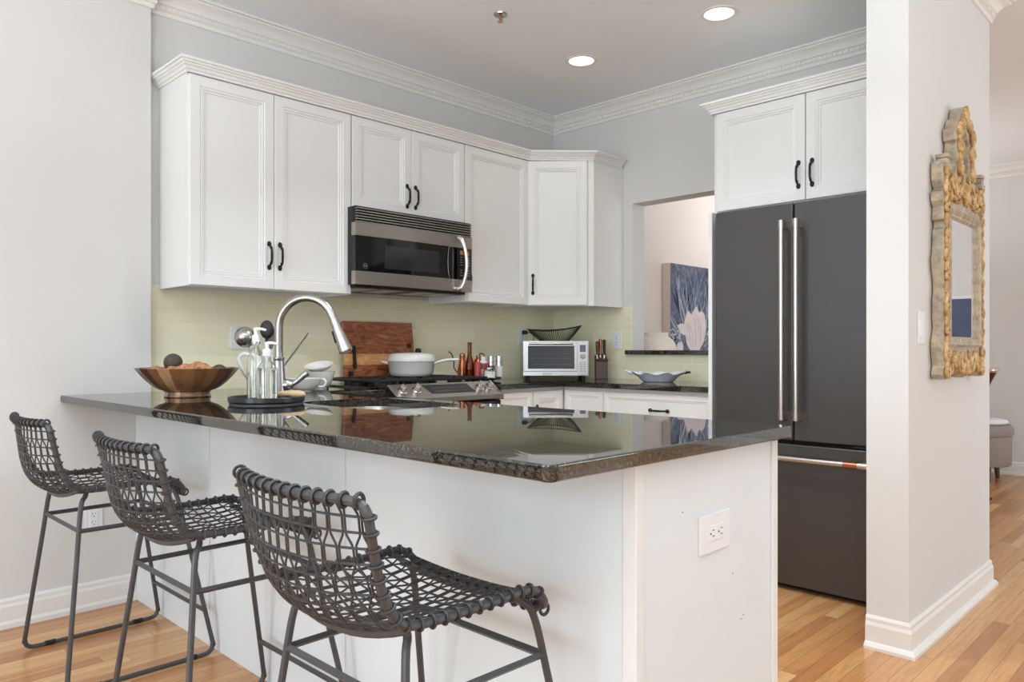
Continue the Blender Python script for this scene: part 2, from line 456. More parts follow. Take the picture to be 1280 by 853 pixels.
# walls behind the camera, with their window openings
def wall_windows(name, axis, pos, a0, a1, wins, th=.12):
    mb = MB(); cur = a0
    def bx(u0, u1, z0, z1):
        if axis == 'x': mb.box(pos - th, u0, z0, pos, u1, z1)
        else: mb.box(u0, pos - th, z0, u1, pos, z1)
    for (w0, w1, z0, z1) in wins:
        bx(cur, w0, 0, CZ); bx(w0, w1, 0, z0); bx(w0, w1, z1, CZ); cur = w1
    bx(cur, a1, 0, CZ); struct(name, mb, m_wall)
wins_l = [(-2.3, -.6, .5, 2.4), (.6, 2.3, .5, 2.4)]
wins_b = [(-.3, 2.3, .55, 2.45), (4.9, 7.1, .35, 2.45)]
wall_windows('wall_window_side', 'x', -3.0, -3.6, YL, wins_l)
wall_windows('wall_behind', 'y', -3.5, -3.0, 7.85, wins_b)
k = 1
for axis, pos, wins in (('x', -3.0, wins_l), ('y', -3.5, wins_b)):
    for (w0, w1, z0, z1) in wins:
        mb = MB(); gl = MB()
        def bx(u0, u1, a, b, d0=-.09, d1=-.03, t=mb):
            if axis == 'x': t.box(pos + d0, u0, a, pos + d1, u1, b)
            else: t.box(u0, pos + d0, a, u1, pos + d1, b)
        bx(w0, w0 + .06, z0, z1); bx(w1 - .06, w1, z0, z1); bx(w0, w1, z0, z0 + .06); bx(w0, w1, z1 - .06, z1)
        bx((w0 + w1) / 2 - .03, (w0 + w1) / 2 + .03, z0, z1); bx(w0, w1, (z0 + z1) / 2 - .02, (z0 + z1) / 2 + .02)
        struct('window_%d' % k, mb, m_trim)
        k += 1

# crown moulding with dentils
CP = [(0, -.105), (.009, -.105), (.012, -.098), (.012, -.086), (.020, -.083), (.020, -.062), (.028, -.058), (.034, -.046), (.046, -.032), (.062, -.022), (.072, -.018), (.074, -.012), (.088, -.010), (.088, 0), (0, 0)]
def crown(name, path, dent=None):
    mb = sweep(CP, [(p[0], p[1], CZ) for p in path])
    for (a, b) in zip(path, path[1:]):
        A, Bv = V(a), V(b); d = Bv - A; Ln = d.length
        if Ln < .3: continue
        d.normalize(); n = V((-d.y, d.x)); q = .06
        while q < Ln - .04:
            c0 = A + d * q; pts = []
            for (s_, o_) in ((0, .018), (.015, .018), (.015, .0265), (0, .0265)):
                e = c0 + d * s_ + n * o_; pts.append((e.x, e.y))
            mb.prism(pts, CZ - .081, CZ - .064); q += .028
    struct(name, mb, m_trim)
crown('trim_1', [(2.95 + 1.12, 1.03), (XB, YA), (1.285, YA), (1.285, YL), (-3.0, YL)])
crown('trim_2', [(4.10, 1.03), (4.10, .885), (2.935, .885), (2.935, 1.03)][::1])
crown('trim_3', [(7.85, -3.5), (7.85, YA), (4.2, YA), (4.2, 1.03)])
BP = [(0, 0), (.018, 0), (.018, .018), (.013, .03), (.013, .085), (.009, .095), (.009, .108), (.003, .118), (0, .118)]
def base(name, path, prof=BP): struct(name, sweep(prof, path), m_trim)
base('baseboard_left', [(1.219, YL), (-3.0, YL)])
BP2 = [(0, 0), (.03, 0), (.03, .012), (.022, .022), (.014, .026), (.014, .085), (.009, .098), (.009, .11), (.003, .12), (0, .12)]
base('baseboard_mirror', [(4.10, 1.03), (4.10, .885), (2.935, .885), (2.935, 1.03)], BP2)
base('baseboard_far', [(7.85, -3.5), (7.85, YA)])
base('baseboard_dining', [(7.83, YA), (4.22, YA)])

# backsplash
struct('trim_4', MB().box(1.285, YA - .007, CT, XB - .007, YA, 1.40), m_tileA)['label'] = 'pale green glass subway tile backsplash on the back wall'
ts = MB().box(XB - .007, 2.895, CT, XB, YA, 1.385).box(XB - .007, 1.957, CT, XB, 2.895, 1.072)
struct('trim_5', ts, m_tileB)['label'] = 'pale green glass subway tile backsplash under the pass-through'

# ------------------------------------------------------------------ cabinets
def rings(w_, h_, prof, x=0, z=0):
    return [[(x + a, y, z + a), (x + w_ - a, y, z + a), (x + w_ - a, y, z + h_ - a), (x + a, y, z + h_ - a)] for a, y in prof]
DP = [(0, 0), (0, -.017), (.002, -.019), (.044, -.019), (.047, -.0145), (.055, -.0165), (.058, -.011), (.065, -.0125), (.068, -.0075), (.072, -.0075)]
DRW = [(0, 0), (0, -.017), (.002, -.019), (.028, -.019), (.031, -.0155), (.036, -.016), (.039, -.012), (.043, -.012)]
def door_mb(w_, h_, prof=DP): return MB().loops(rings(w_, h_, prof), True, True)
r_pull = .0062
def pull_mb(L=.108):
    mb = MB(); h = L / 2
    p = catmull([(0, -.004, -h + .004), (0, -.016, -h + .012), (0, -.026, -h * .55), (0, -.028, 0), (0, -.026, h * .55), (0, -.016, h - .012), (0, -.004, h - .004)], 5)
    n = len(p); mb.tube(p, [r_pull - .0014 * abs(math.cos(pi * i / (n - 1))) for i in range(n)], 8)
    for s_ in (-1, 1):
        mb.sphere((0, -.003, s_ * h), .0105, 12, 8, (1, .6, 1.25))
        mb.sphere((0, -.018, s_ * (h - .02)), .0058, 8, 6)
    return mb
def add_door(root, x, y, z, w_, h_, pull=None, horiz=False, prof=DP, name='door', plen=.108):
    mb = door_mb(w_, h_, prof)
    d = build(name, mb, m_cab, root, origin=None, smooth=12)
    d.location = (x, y, z); WM[d.name] = WM[root.name] @ M.Translation((x, y, z))
    if pull:
        pm = pull_mb(plen)
        if horiz: pm.xf(M.Rotation(R(90), 4, 'Y'))
        hd = build('handle', pm, m_bronze, d); hd.location = (pull[0], -.019, pull[1])
    return d
UZ0, UZ1 = 1.380, 2.300
def carcass(root, w_, d_, z0, z1, name='cabinet_box'):
    q = lambda e, z: [(e, e, z), (w_ - e, e, z), (w_ - e, d_ - e, z), (e, d_ - e, z)]
    mb = MB().loops([q(0, z1), q(0, z0), q(.017, z0), q(.017, z0 + .014)], True, True)
    return build(name, mb, m_cab, root)
# tall upper left
x0 = 1.336; W1 = 2.156 - x0; FY = YA - .31
c1 = thing('wall_cabinet', 'white upper cabinet with two tall doors left of the microwave', 'cabinet', (x0, FY, 0), group='white upper wall cabinets')
carcass(c1, W1, .309, UZ0, UZ1)
m1 = 1.735 - x0
add_door(c1, .008, 0, UZ0 + .004, m1 - .010, UZ1 - UZ0 - .014, (m1 - .035, .155))
add_door(c1, m1 + .001, 0, UZ0 + .004, W1 - m1 - .004, UZ1 - UZ0 - .014, (.026, .155))
# over microwave
x0 = 2.158; W2 = 2.924 - x0
c2 = thing('wall_cabinet', 'short white two-door upper cabinet directly above the microwave', 'cabinet', (x0, FY, 0), group='white upper wall cabinets')
carcass(c2, W2 - .001, .309, 1.826, UZ1); m2 = 2.538 - x0
add_door(c2, .002, 0, 1.829, m2 - .004, UZ1 - 1.839, (m2 - .034, .1))
add_door(c2, m2 + .001, 0, 1.829, W2 - m2 - .005, UZ1 - 1.839, (.024, .1))
# right of microwave
x0 = 2.925; W3 = 3.467 - x0
c3 = thing('wall_cabinet', 'white single-door upper cabinet between the microwave and the angled corner cabinet', 'cabinet', (x0, FY, 0), group='white upper wall cabinets')
carcass(c3, W3 - .002, .309, UZ0, UZ1)
add_door(c3, .002, 0, UZ0 + .004, W3 - .008, UZ1 - UZ0 - .014, (.022, .12))
# angled corner cabinet
c4 = thing('corner_cabinet', 'white angled corner upper cabinet with one narrow door and one pull', 'cabinet', (3.468, FY, 0), -46.5, group='white upper wall cabinets')
pl = [(3.468, YA - .001), (3.468, FY), (3.758, 2.965), (XB - .001, 2.965), (XB - .001, YA - .001)]
build('cabinet_box', MB().prism(pl, UZ0, UZ1), m_cab, c4, world=True)
DL = math.hypot(3.758 - 3.468, FY - 2.965)
add_door(c4, .006, -.0005, UZ0 + .004, DL - .05, UZ1 - UZ0 - .014, (.03, .13))
build('face_frame', MB().box(DL - .036, -.006, UZ0, DL, .001, UZ1), m_cab, c4)
# cabinet cornice running over all four
KP = [(0, 0), (.008, 0), (.008, .010), (.014, .012), (.018, .022), (.026, .027), (.026, .032), (.034, .035), (.038, .042), (.046, .044), (.046, .054), (0, .054)]
ph = FY - .020
kc = sweep(KP, [(3.758 - .014 + .3, 2.965, UZ1 - .008), (3.758 - .010, 2.965, UZ1 - .008), (3.468 - .010, ph, UZ1 - .008), (1.336, ph, UZ1 - .008), (1.336, YA - .001, UZ1 - .008)][::-1][::-1])
# fill above the boxes
kc.prism([(1.337, YA - .002), (1.337, ph + .001), (3.46, ph + .001), (3.745, 2.967), (XB - .02, 2.967), (XB - .02, YA - .002)], UZ1 + .001, UZ1 + .03)
tag(build('cabinet_cornice', kc, m_cab, origin=(2.4, YA, UZ1), smooth=10), 'white stepped cornice running along the tops of the upper cabinets', 'moulding')
# fridge cabinet
fx = 3.46
c5 = thing('fridge_cabinet', 'white two-door cabinet mounted above the dark refrigerator', 'cabinet', (fx, 1.955, 0), -90)
carcass(c5, .92, XB - fx - .001, 1.792, UZ1)
FM = 1.955 - 1.477
add_door(c5, .022, 0, 1.798, FM - .026, UZ1 - 1.808, (FM - .055, .12))
add_door(c5, FM + .001, 0, 1.798, .915 - FM, UZ1 - 1.808, (.03, .12))
kf = sweep(KP, [(fx - .019, 1.037, UZ1 - .008), (fx - .019, 1.955, UZ1 - .008), (XB - .001, 1.955, UZ1 - .008)])
kf.box(fx - .018, 1.037, UZ1 + .001, XB - .002, 1.954, UZ1 + .03)
tag(build('fridge_cornice', kf, m_cab, origin=(fx, 1.5, UZ1), smooth=10), 'white stepped cornice on top of the cabinet over the refrigerator', 'moulding')
tag(build('fridge_side_panel', MB().box(3.40, 1.934, 0, XB - .001, 1.955, 1.791), m_cab, origin=(3.7, 1.945, 0), bevel=.001), 'narrow white upright panel standing at the left side of the refrigerator', 'panel')

# base cabinets: back run, right run
bx0 = 2.912
b1 = thing('base_cabinet', 'white base cabinet between the range and the inner corner', 'cabinet', (bx0, 2.975, 0))
build('cabinet_box', MB().prism([(2.912, YA - .001), (2.912, 2.975), (3.475, 2.975), (3.475, YA - .001)], .1, CH - .001), m_cab, b1, world=True)
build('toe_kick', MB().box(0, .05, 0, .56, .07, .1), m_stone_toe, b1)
add_door(b1, .002, 0, .69, .272, .172, prof=DRW, name='drawer_front')
add_door(b1, .002, 0, .12, .272, .56)
add_door(b1, .284, 0, .12, .25, .742, (.022, .60), prof=DP)
b2 = thing('base_cabinet', 'white base cabinet with drawers beneath the pass-through counter', 'cabinet', (3.475, 2.973, 0), -90)
build('cabinet_box', MB().box(0.0, .001, .1, 1.015, XB - 3.475 - .001, CH - .001), m_cab, b2)
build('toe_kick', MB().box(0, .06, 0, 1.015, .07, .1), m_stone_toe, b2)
add_door(b2, .024, 0, .69, .285, .172, prof=DRW, name='drawer_front')
add_door(b2, .024, 0, .12, .285, .56)
add_door(b2, .314, 0, .69, .69, .172, (.375, .085), True, DRW, 'drawer_front')
add_door(b2, .314, 0, .12, .342, .56, (.31, .47)); add_door(b2, .66, 0, .12, .344, .56, (.03, .47))
b3 = thing('base_cabinet', 'white base cabinet under the counter left of the range', 'cabinet', (1.826, 2.975, 0))
build('cabinet_box', MB().box(0, 0, .1, .296, YA - 2.975 - .001, CH - .001), m_cab, b3)
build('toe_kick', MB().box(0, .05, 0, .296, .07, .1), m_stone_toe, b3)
add_door(b3, .004, 0, .69, .288, .172, (.144, .086), True, DRW, 'drawer_front'); add_door(b3, .004, 0, .12, .288, .56, (.03, .47))

# counters
def slab(poly, z0, z1): return MB().prism(poly, z0, z1)
def rrect(x0, y0, x1, y1, r, n=5):
    out = []
    for cx, cy, a0 in ((x1 - r, y1 - r, 0), (x0 + r, y1 - r, 90), (x0 + r, y0 + r, 180), (x1 - r, y0 + r, 270)):
        for i in range(n + 1):
            a = R(a0 + 90 * i / n); out.append((cx + r * cos(a), cy + r * sin(a)))
    return out
PX0, PX1, PY0, PY1 = .925, 1.842, .82, YL - .001
HX0, HX1, HY0, HY1 = 1.385, 1.76, 1.925, 2.47
hole = []
for i in range(72):
    a = 2 * pi * i / 72; c_, s_ = cos(a), sin(a); e = 2 / 4.6
    hole.append(((HX0 + HX1) / 2 + (HX1 - HX0) / 2 * math.copysign(abs(c_) ** e, c_), (HY0 + HY1) / 2 + (HY1 - HY0) / 2 * math.copysign(abs(s_) ** e, s_)))
# outer rectangle sampled along rays from the hole centre, with exact rounded corners at the near end
hc = ((HX0 + HX1) / 2, (HY0 + HY1) / 2)
outer = []
for (hx, hy) in hole:
    dx, dy = hx - hc[0], hy - hc[1]; t = 1e9
    if dx > 1e-9: t = min(t, (PX1 - hc[0]) / dx)
    if dx < -1e-9: t = min(t, (PX0 - hc[0]) / dx)
    if dy > 1e-9: t = min(t, (PY1 - hc[1]) / dy)
    if dy < -1e-9: t = min(t, (PY0 - hc[1]) / dy)
    outer.append([hc[0] + dx * t, hc[1] + dy * t])
for cx, cy in ((PX0, PY0), (PX1, PY0), (PX0, PY1), (PX1, PY1)):
    j = min(range(72), key=lambda i: (outer[i][0] - cx) ** 2 + (outer[i][1] - cy) ** 2)
    if cy == PY1: outer[j] = [cx, cy]; continue
    rr_ = .022; sx, sy = (1 if cx == PX0 else -1), 1
    st = 1 if cx == PX1 else -1      # samples run counter-clockwise
    for q_ in range(-2, 3):
        a = R(45 + 22.5 * q_) if cx == PX1 else R(45 + 22.5 * q_)
        if cx == PX0: px_, py_ = cx + rr_ - rr_ * cos(a), cy + rr_ - rr_ * sin(a)
        else: px_, py_ = cx - rr_ + rr_ * sin(a), cy + rr_ - rr_ * cos(a)
        outer[(j + q_) % 72] = [px_, py_]
# small chamfer of the two near corners
def rim_mb(z0, z1, rr=.004):
    mb = MB(); inn = lambda d: [((hx - hc[0]) * (1 - d) + hc[0], (hy - hc[1]) * (1 - d) + hc[1]) for hx, hy in hole]
    L = lambda P, z: [(p[0], p[1], z) for p in P]
    cx, cy = (PX0 + PX1) / 2, (PY0 + PY1) / 2
    def ins(P, d): return [(min(max(p[0], PX0 + d), PX1 - d), min(max(p[1], PY0 + d), PY1 - (d if p[1] < PY1 - .1 else 0))) for p in P]
    seq = [L(hole, z0), L(ins(outer, rr), z0), L(outer, z0 + rr), L(outer, z1 - rr), L(ins(outer, rr * .3), z1 - rr * .3), L(ins(outer, rr), z1), L(hole, z1), L(hole, z0)]
    mb.loops(seq, False, False); return mb
pc = rim_mb(CH, CT)
pc.box(1.287, YL - .001, CH, PX1, YA - .001, CT)
pwo = tag(build('peninsula_worktop', pc, m_granite, origin=(1.38, 2.2, CH), smooth=46), 'large polished black granite peninsula worktop with sink cut-out, overhanging the stools', 'worktop')
wn_ = pwo.modifiers.new('normals', 'WEIGHTED_NORMAL'); wn_.keep_sharp = True; wn_.weight = 100
cl = MB().box(PX1 + .0005, 2.935, CH, 2.135, YA - .008, CT)
tag(build('granite_worktop', cl, m_granite, origin=(1.99, 3.2, CH), bevel=.003), 'short black granite worktop between the peninsula and the range', 'worktop')
cr = MB().prism([(2.907, YA - .008), (2.907, 2.935), (3.432, 2.935), (3.432, 1.957), (XB - .008, 1.957), (XB - .008, YA - .008)], CH, CT)
tag(build('granite_worktop', cr, m_granite, origin=(3.7, 2.9, CH)), 'L-shaped black granite worktop from the range round to the refrigerator', 'worktop')
sl = MB().box(XB - .035, 1.96, 1.0735, 4.42, 2.925, 1.1015).box(XB - .034, 1.96, 1.0735, XB + .001, 2.925, 1.10)
sl = MB().prism([(XB - .035, 1.99), (XB - .035, 2.93), (XB - .0005, 2.93), (XB - .0005, 2.8915), (4.2005, 2.8915), (4.2005, 2.96), (4.30, 2.96), (4.30, 1.99)], 1.0735, 1.1005)
tag(build('pass_through_ledge', sl, m_granite, origin=(4.2, 2.4, 1.0735), bevel=.003), 'dark granite ledge in the wall opening beside the refrigerator', 'ledge')

# peninsula cabinet
pn = thing('peninsula_cabinet', 'white panelled peninsula base under the black granite, beside the bar stools', 'cabinet', (1.52, 2.2, 0))
BX0, BX1, BY0 = 1.22, 1.825, .86
def wbx(name, args, mat=m_pen, bevel=.0015):
    mb = MB()
    for a in args: mb.box(*a)
    return build(name, mb, mat, pn, world=True, bevel=bevel)
wbx('cabinet_box', [(BX0 + .012, BY0 + .012, .0, BX1 - .02, HY0 - .05, CH - .001), (BX0 + .012, HY0 - .05, 0, HX0 - .05, HY1 + .05, CH - .001), (HX0 - .05, HY0 - .05, 0, BX1 - .02, HY1 + .05, .6), (BX0 + .012, HY1 + .05, 0, BX1 - .02, YL - .001, CH - .001)], bevel=0)
ys = [BY0 + .03, 1.875, 2.78, YL - .001]
for a, b in zip(ys, ys[1:]): wbx('back_panel', [(BX0, a + .0012, 0, BX0 + .0115, b - .0012, CH - .001)])
wbx('batten', [(BX0 - .004, 1.868, .0, BX0 - .0002, 1.886, CH - .001)])
wbx('batten', [(BX0 - .004, 2.772, 0, BX0 - .0002, 2.79, CH - .001)])
wbx('corner_trim', [(BX0 - .006, BY0 - .006, 0, BX0 + .024, BY0 + .028, CH - .001)], m_cab, .003)
wbx('end_panel', [(BX0 + .025, BY0, 0, BX1 - .028, BY0 + .0115, CH - .001)])
wbx('end_post', [(BX1 - .027, BY0 - .006, 0, BX1 + .001, BY0 + .03, CH - .001)], m_cab, .003)
for i in range(4):
    d = add_door(pn, 0, 0, 0, .60 if i else .36, .74, (.05, .62)); yy = [.90, 1.27, 1.88, 2.49][i]
    w_ = [.36, .60, .60, .43][i]
    if i == 3:
        bpy.data.objects.remove(d.children[0]); bpy.data.objects.remove(d); continue
    d.rotation_euler = (0, 0, R(90)); d.location = (BX1 - .02 - 1.52, yy - 2.2, .11)
build('latch', MB().box(BX1 - .002, BY0 + .035, .674, BX1 + .01, BY0 + .05, .69), m_black, pn, world=True)
# nail holes seen in the end panel
for hx, hz in ((1.606, .585), (1.645, .47), (1.655, .478), (1.39, .76)):
    build('nail_mark', MB().lathe([(0, 0), (.0018, 0), (.0018, .0006), (0, .0006)], 8, (hx, BY0 - .0003, hz), 'y'), m_slot, pn, world=True)

# sink
sk = thing('kitchen_sink', 'undermount steel sink set into the peninsula worktop', 'sink', (hc[0], hc[1], .69))
def hs(k, z): return [(hc[0] + (p[0] - hc[0]) * k, hc[1] + (p[1] - hc[1]) * k, z) for p in hole]
smb = MB().loops([hs(1.1, CH - .0005), hs(1.01, CH - .0005), hs(1.0, CH - .01), hs(.97, .72), hs(.9, .70), hs(.15, .695), hs(.15, .692), hs(.92, .696), hs(1.0, .717), hs(1.015, CH - .004), hs(1.1, CH - .003)], False, False)
build('basin', smb, m_steel, sk, world=True, smooth=60)
build('drain', MB().lathe([(0, .0), (.03, .001), (.045, .006), (.05, .008), (.05, .002), (0, .0)], 20, (0, 0, .003)), m_chrome, sk)

# ------------------------------------------------------------------ faucet
fa = thing('kitchen_faucet', 'brushed nickel gooseneck pull-down faucet arching over the sink', 'faucet', (1.43, 2.645, CT))
fd = V((.56, -.828, 0)); 
def fp(r, z): return V((fd.x * r, fd.y * r, z))
build('faucet_body', MB().lathe([(0, 0), (.029, 0), (.029, .006), (.027, .012), (.0265, .03), (.0225, .1), (.0195, .145), (.0195, .150), (.0205, .152), (.0205, .160), (.017, .162), (0, .162)], 28), m_nickel, fa)
RR = .112
arc = [fp(0, .155), fp(0, .22)] + [fp(RR - RR * cos(R(a)), .274 + RR * sin(R(a))) for a in range(0, 164, 9)]
build('spout', MB().tube(arc, .0150, 16), m_nickel, fa)
e = arc[-1]; dr = (arc[-1] - arc[-2]).normalized()
hp = [e, e + dr * .004, e + dr * .01, e + dr * .035, e + dr * .038, e + dr * .09, e + dr * .135, e + dr * .138]
build('spray_head', MB().tube(hp, [.0145, .0152, .0158, .0168, .0172, .022, .0265, .024], 20), m_nickel, fa)
side = V((-.3, -.1, 0))
build('spray_button', MB().tube([e + dr * .045 + V((-.5, .4, -.35)).normalized() * .0185, e + dr * .09 + V((-.5, .4, -.35)).normalized() * .0225], .0055, 8), m_black, fa)
hd = V((.72, -.69, 0))
build('valve', MB().tube([hd * .015 + V((0, 0, .055)), hd * .034 + V((0, 0, .055)), hd * .04 + V((0, 0, .055)), hd * .052 + V((0, 0, .055))], [.017, .021, .018, .012], 16), m_nickel, fa)
build('lever', MB().tube([hd * .045 + V((0, 0, .053)), hd * .065 + V((0, 0, .066)), hd * .09 + V((0, 0, .088)), hd * .108 + V((0, 0, .102))], [.008, .0095, .012, .0125], 12, flat=.7), m_nickel, fa)

# ------------------------------------------------------------------ refrigerator
fr = thing('refrigerator', 'tall dark stainless french-door refrigerator with bottom freezer and bar handles', 'refrigerator', (3.35, 1.886, 0), -90)
FW = .775
build('fridge_body', MB().box(.004, .075, .012, FW - .004, .70, 1.765), m_fridge_side, fr, bevel=.004)
sp_ = 1.886 - 1.4945
build('door', MB().box(0, 0, .69, sp_ - .003, .066, 1.775), m_fridge, fr, bevel=.006, seg=3)
build('door', MB().box(sp_ + .003, 0, .69, FW, .066, 1.775), m_fridge, fr, bevel=.006, seg=3)
build('freezer_drawer', MB().box(0, 0, .028, FW, .066, .672), m_fridge, fr, bevel=.006, seg=3)
build('gasket', MB().box(.006, .05, .03, FW - .006, .0745, 1.77), m_gasket, fr)
build('toe_grille', MB().box(.01, .07, .0, FW - .01, .09, .03), m_gasket, fr)
def bar(x, z0, z1, r=.0125):
    mb = MB().tube([(x, -.052, z0), (x, -.052, z0 + .001), (x, -.052, z1)], r, 18)
    for z in (z0, z1 - .036): mb.tube([(x, -.052, z), (x, -.052, z + .036)], r * 1.16, 18)
    for z in (z0 + .018, z1 - .018): mb.box(x - .0095, -.05, z - .018, x + .0095, .001, z + .018)
    return mb
build('handle', bar(sp_ - .034, .785, 1.69), m_bar, fr); build('handle', bar(sp_ + .034, .785, 1.69), m_bar, fr)
hb = MB().tube([(.04, -.052, .612), (FW - .04, -.052, .612)], .0122, 18)
for x in (.04, FW - .076): hb.tube([(x, -.052, .612), (x + .036, -.052, .612)], .0142, 18)
for x in (.058, FW - .058): hb.box(x - .018, -.05, .603, x + .018, .001, .621)
fhd = build('handle', hb, m_bar, fr)
build('copper_band', MB().tube([(FW - .14, -.052, .612), (FW - .082, -.052, .612)], .0132, 18), m_copper, fhd)
build('hinge_cover', MB().box(FW - .12, -.0, .677, FW - .02, .05, .688), m_gasket, fr)

# ------------------------------------------------------------------ microwave
mx, my = 2.128, 3.175
mw = thing('microwave', 'stainless over-the-range microwave with black glass door and curved handle', 'microwave', (mx, my, 1.418))
MWW, MWH, MWD = .784, .404, YA - 3.175 - .008
build('microwave_body', MB().box(.006, .035, .012, MWW - .006, MWD, MWH), m_black, mw, bevel=.003)
vb = MB().box(.008, .012, MWH - .082, MWW - .004, .035, MWH)
build('vent_back', vb, m_gasket, mw)
for i in range(6):
    z = MWH - .008 - i * .0135
    build('vent_slat', MB().prism([(.002, z), (.012, z - .004), (.012, z - .009), (.002, z - .0055)], .008, MWW - .004, 'yz'), m_steel, mw)
def bowed(z0, z1, x0, x1, y=.0, bow=.012, th=.034, n=20):
    mb = MB(); lo = []
    for i in range(n + 1):
        t = i / n; x = x0 + (x1 - x0) * t; u = x / MWW; yy = y - bow * (1 - (2 * u - 1) ** 2)
        lo.append([(x, yy, z0), (x, yy, z1), (x, th, z1), (x, th, z0)])
    return mb.loops(lo, True, True)
build('top_band', bowed(MWH - .148, MWH - .084, 0, MWW - .002), m_steel, mw, smooth=30)
build('bottom_band', bowed(.012, .078, 0, MWW - .002), m_steel, mw, smooth=30)
build('door_glass', bowed(.0785, MWH - .1485, .002, .650, .002), m_blackgloss, mw, smooth=30)
m_mwwin = simple('microwave_window', (38, 38, 40), .12)
build('window', bowed(.1, MWH - .185, .17, .53, -.0005, th=.002), m_mwwin, mw, smooth=30)
cp = build('control_panel', bowed(.0785, MWH - .1485, .664, MWW - .002, .002), m_blackgloss, mw, smooth=30)
build('display', bowed(MWH - .186, MWH - .162, .69, .76, .0012, th=.003, n=3), m_amberled, cp)
kb = MB()
for r_ in range(8):
    for c_ in range(3):
        x = .69 + c_ * .028; z = .1 + r_ * .0145
        if r_ in (0, 1) or (r_ + c_) % 2 == 0 or r_ > 3: kb.box(x, -.0075, z, x + .013, .0, z + .0042)
build('keypad', kb, m_ring, cp)
hm = catmull([(.665, -.012, .02), (.672, -.035, .035), (.684, -.05, .09), (.690, -.056, .16), (.684, -.05, .24), (.672, -.036, .295), (.664, -.014, .312)], 6)
build('handle', MB().tube(hm, .0125, 14, flat=.7), m_bar, mw)
gr_ = [(.612 + .02 * math.cos(R(a)), -.0125, .17 + .095 * math.sin(R(a))) for a in range(90, 271, 12)]
build('door_groove', MB().tube(gr_, .0015, 6), m_ring, mw)
lg = MB().merge(text_mb('GE', .016), M.Translation((.055, -.0055, .105)) @ FACE)
lg.tube([(.055 + .0125 * cos(a * pi / 12), -.0055, .105 + .0125 * sin(a * pi / 12)) for a in range(24)], .0008, 6, closed=True)
build('badge', lg, m_ring, mw)
ub = MB().box(.02, .04, .0, MWW - .02, MWD - .01, .0115)
un = build('underside', ub, m_black, mw)
ug = MB()
for x in (.05, .22, .45, .6): ug.box(x, .07, -.003, x + .13, .30, .0)
build('grease_filter', ug, m_steel, mw)

# power cord seen at the microwave's right edge
tag(build('black_cord', MB().tube(catmull([(MWW + mx + .004, my + .03, 1.47), (MWW + mx + .012, my + .026, 1.49), (MWW + mx + .014, my + .026, 1.53), (MWW + mx + .004, my + .03, 1.56)], 6), .004, 8), m_black, origin=(MWW + mx, my, 1.47)), 'short black cord loop at the right edge of the microwave', 'cord')

# ------------------------------------------------------------------ range
rx0, rx1, ry = 2.138, 2.904, 2.915
rg = thing('gas_range', 'slide-in gas range with black grates and angled steel control panel', 'range', (rx0, ry, 0))
RW = rx1 - rx0
build('range_body', MB().box(.0, .06, .09, RW, YA - ry - .01, .90), m_black, rg, bevel=.002)
build('oven_door', MB().box(.004, .015, .26, RW - .004, .0595, .83), m_blackgloss, rg, bevel=.004)
build('oven_handle', MB().tube([(.06, -.03, .79), (RW - .06, -.03, .79)], .013, 14).box(.07, -.03, .78, .09, .016, .8).box(RW - .09, -.03, .78, RW - .07, .016, .8), m_steel, rg)
build('storage_drawer', MB().box(.004, .02, .1, RW - .004, .0595, .25), m_steel, rg, bevel=.004)
build('toe_kick', MB().box(.02, .08, 0, RW - .02, .1, .0895), m_black, rg)
build('cooktop', MB().box(.0, .075, .9005, RW, YA - ry - .01, .922), m_blackgloss, rg, bevel=.003)
cpn = MB().prism([(-.012, .842), (.055, .842), (.09, .90), (.105, .93), (.09, .933), (-.006, .865)], .058, RW - .005, 'yz')
cpo = build('control_panel', cpn, m_steel, rg, bevel=.003)
blk = MB().prism([(-.002, .835), (.055, .835), (.09, .90), (.105, .932), (.095, .932), (.0, .866)], RW - .0045, RW, 'yz'); blk.prism([(-.002, .835), (.055, .835), (.09, .90), (.105, .932), (.095, .932), (.0, .866)], 0, .0575, 'yz')
build('panel_end', blk, m_blackgloss, rg)
ang = math.atan2(.933 - .865, .096); nrm = V((0, -sin(ang), cos(ang)))
def onp(x, t): return V((x, -.006 + .096 * t, .865 + .068 * t)) + nrm * .0005
dq = [onp(.262, .86), onp(.56, .86), onp(.58, .26), onp(.282, .26)]
mbd = MB(); mbd.loops([[tuple(p) for p in dq], [tuple(p + nrm * .0012) for p in dq]], True, True)
dpo = build('clock_panel', mbd, m_blackgloss, cpo)
for j in range(2):
    p, p2 = onp(.31, .40 + j * .22), onp(.53, .40 + j * .22)
    build('touch_strip', MB().box(p.x, p.y - .001, p.z + .001, p2.x, p.y + .001, p.z + .0022), m_ring, dpo)
Rk = M.Rotation(ang, 4, 'X')
for kx in (.112, .200, .625, .695):
    p = onp(kx, .5)
    kmb = MB().lathe([(0, 0), (.024, 0), (.024, .005), (.019, .008), (.018, .02), (.0165, .026), (0, .027)], 24); kmb.box(-.004, -.017, .02, .004, .017, .036)
    kn = build('knob', kmb.xf(M.Translation(p) @ Rk), m_chrome, rg, smooth=35)
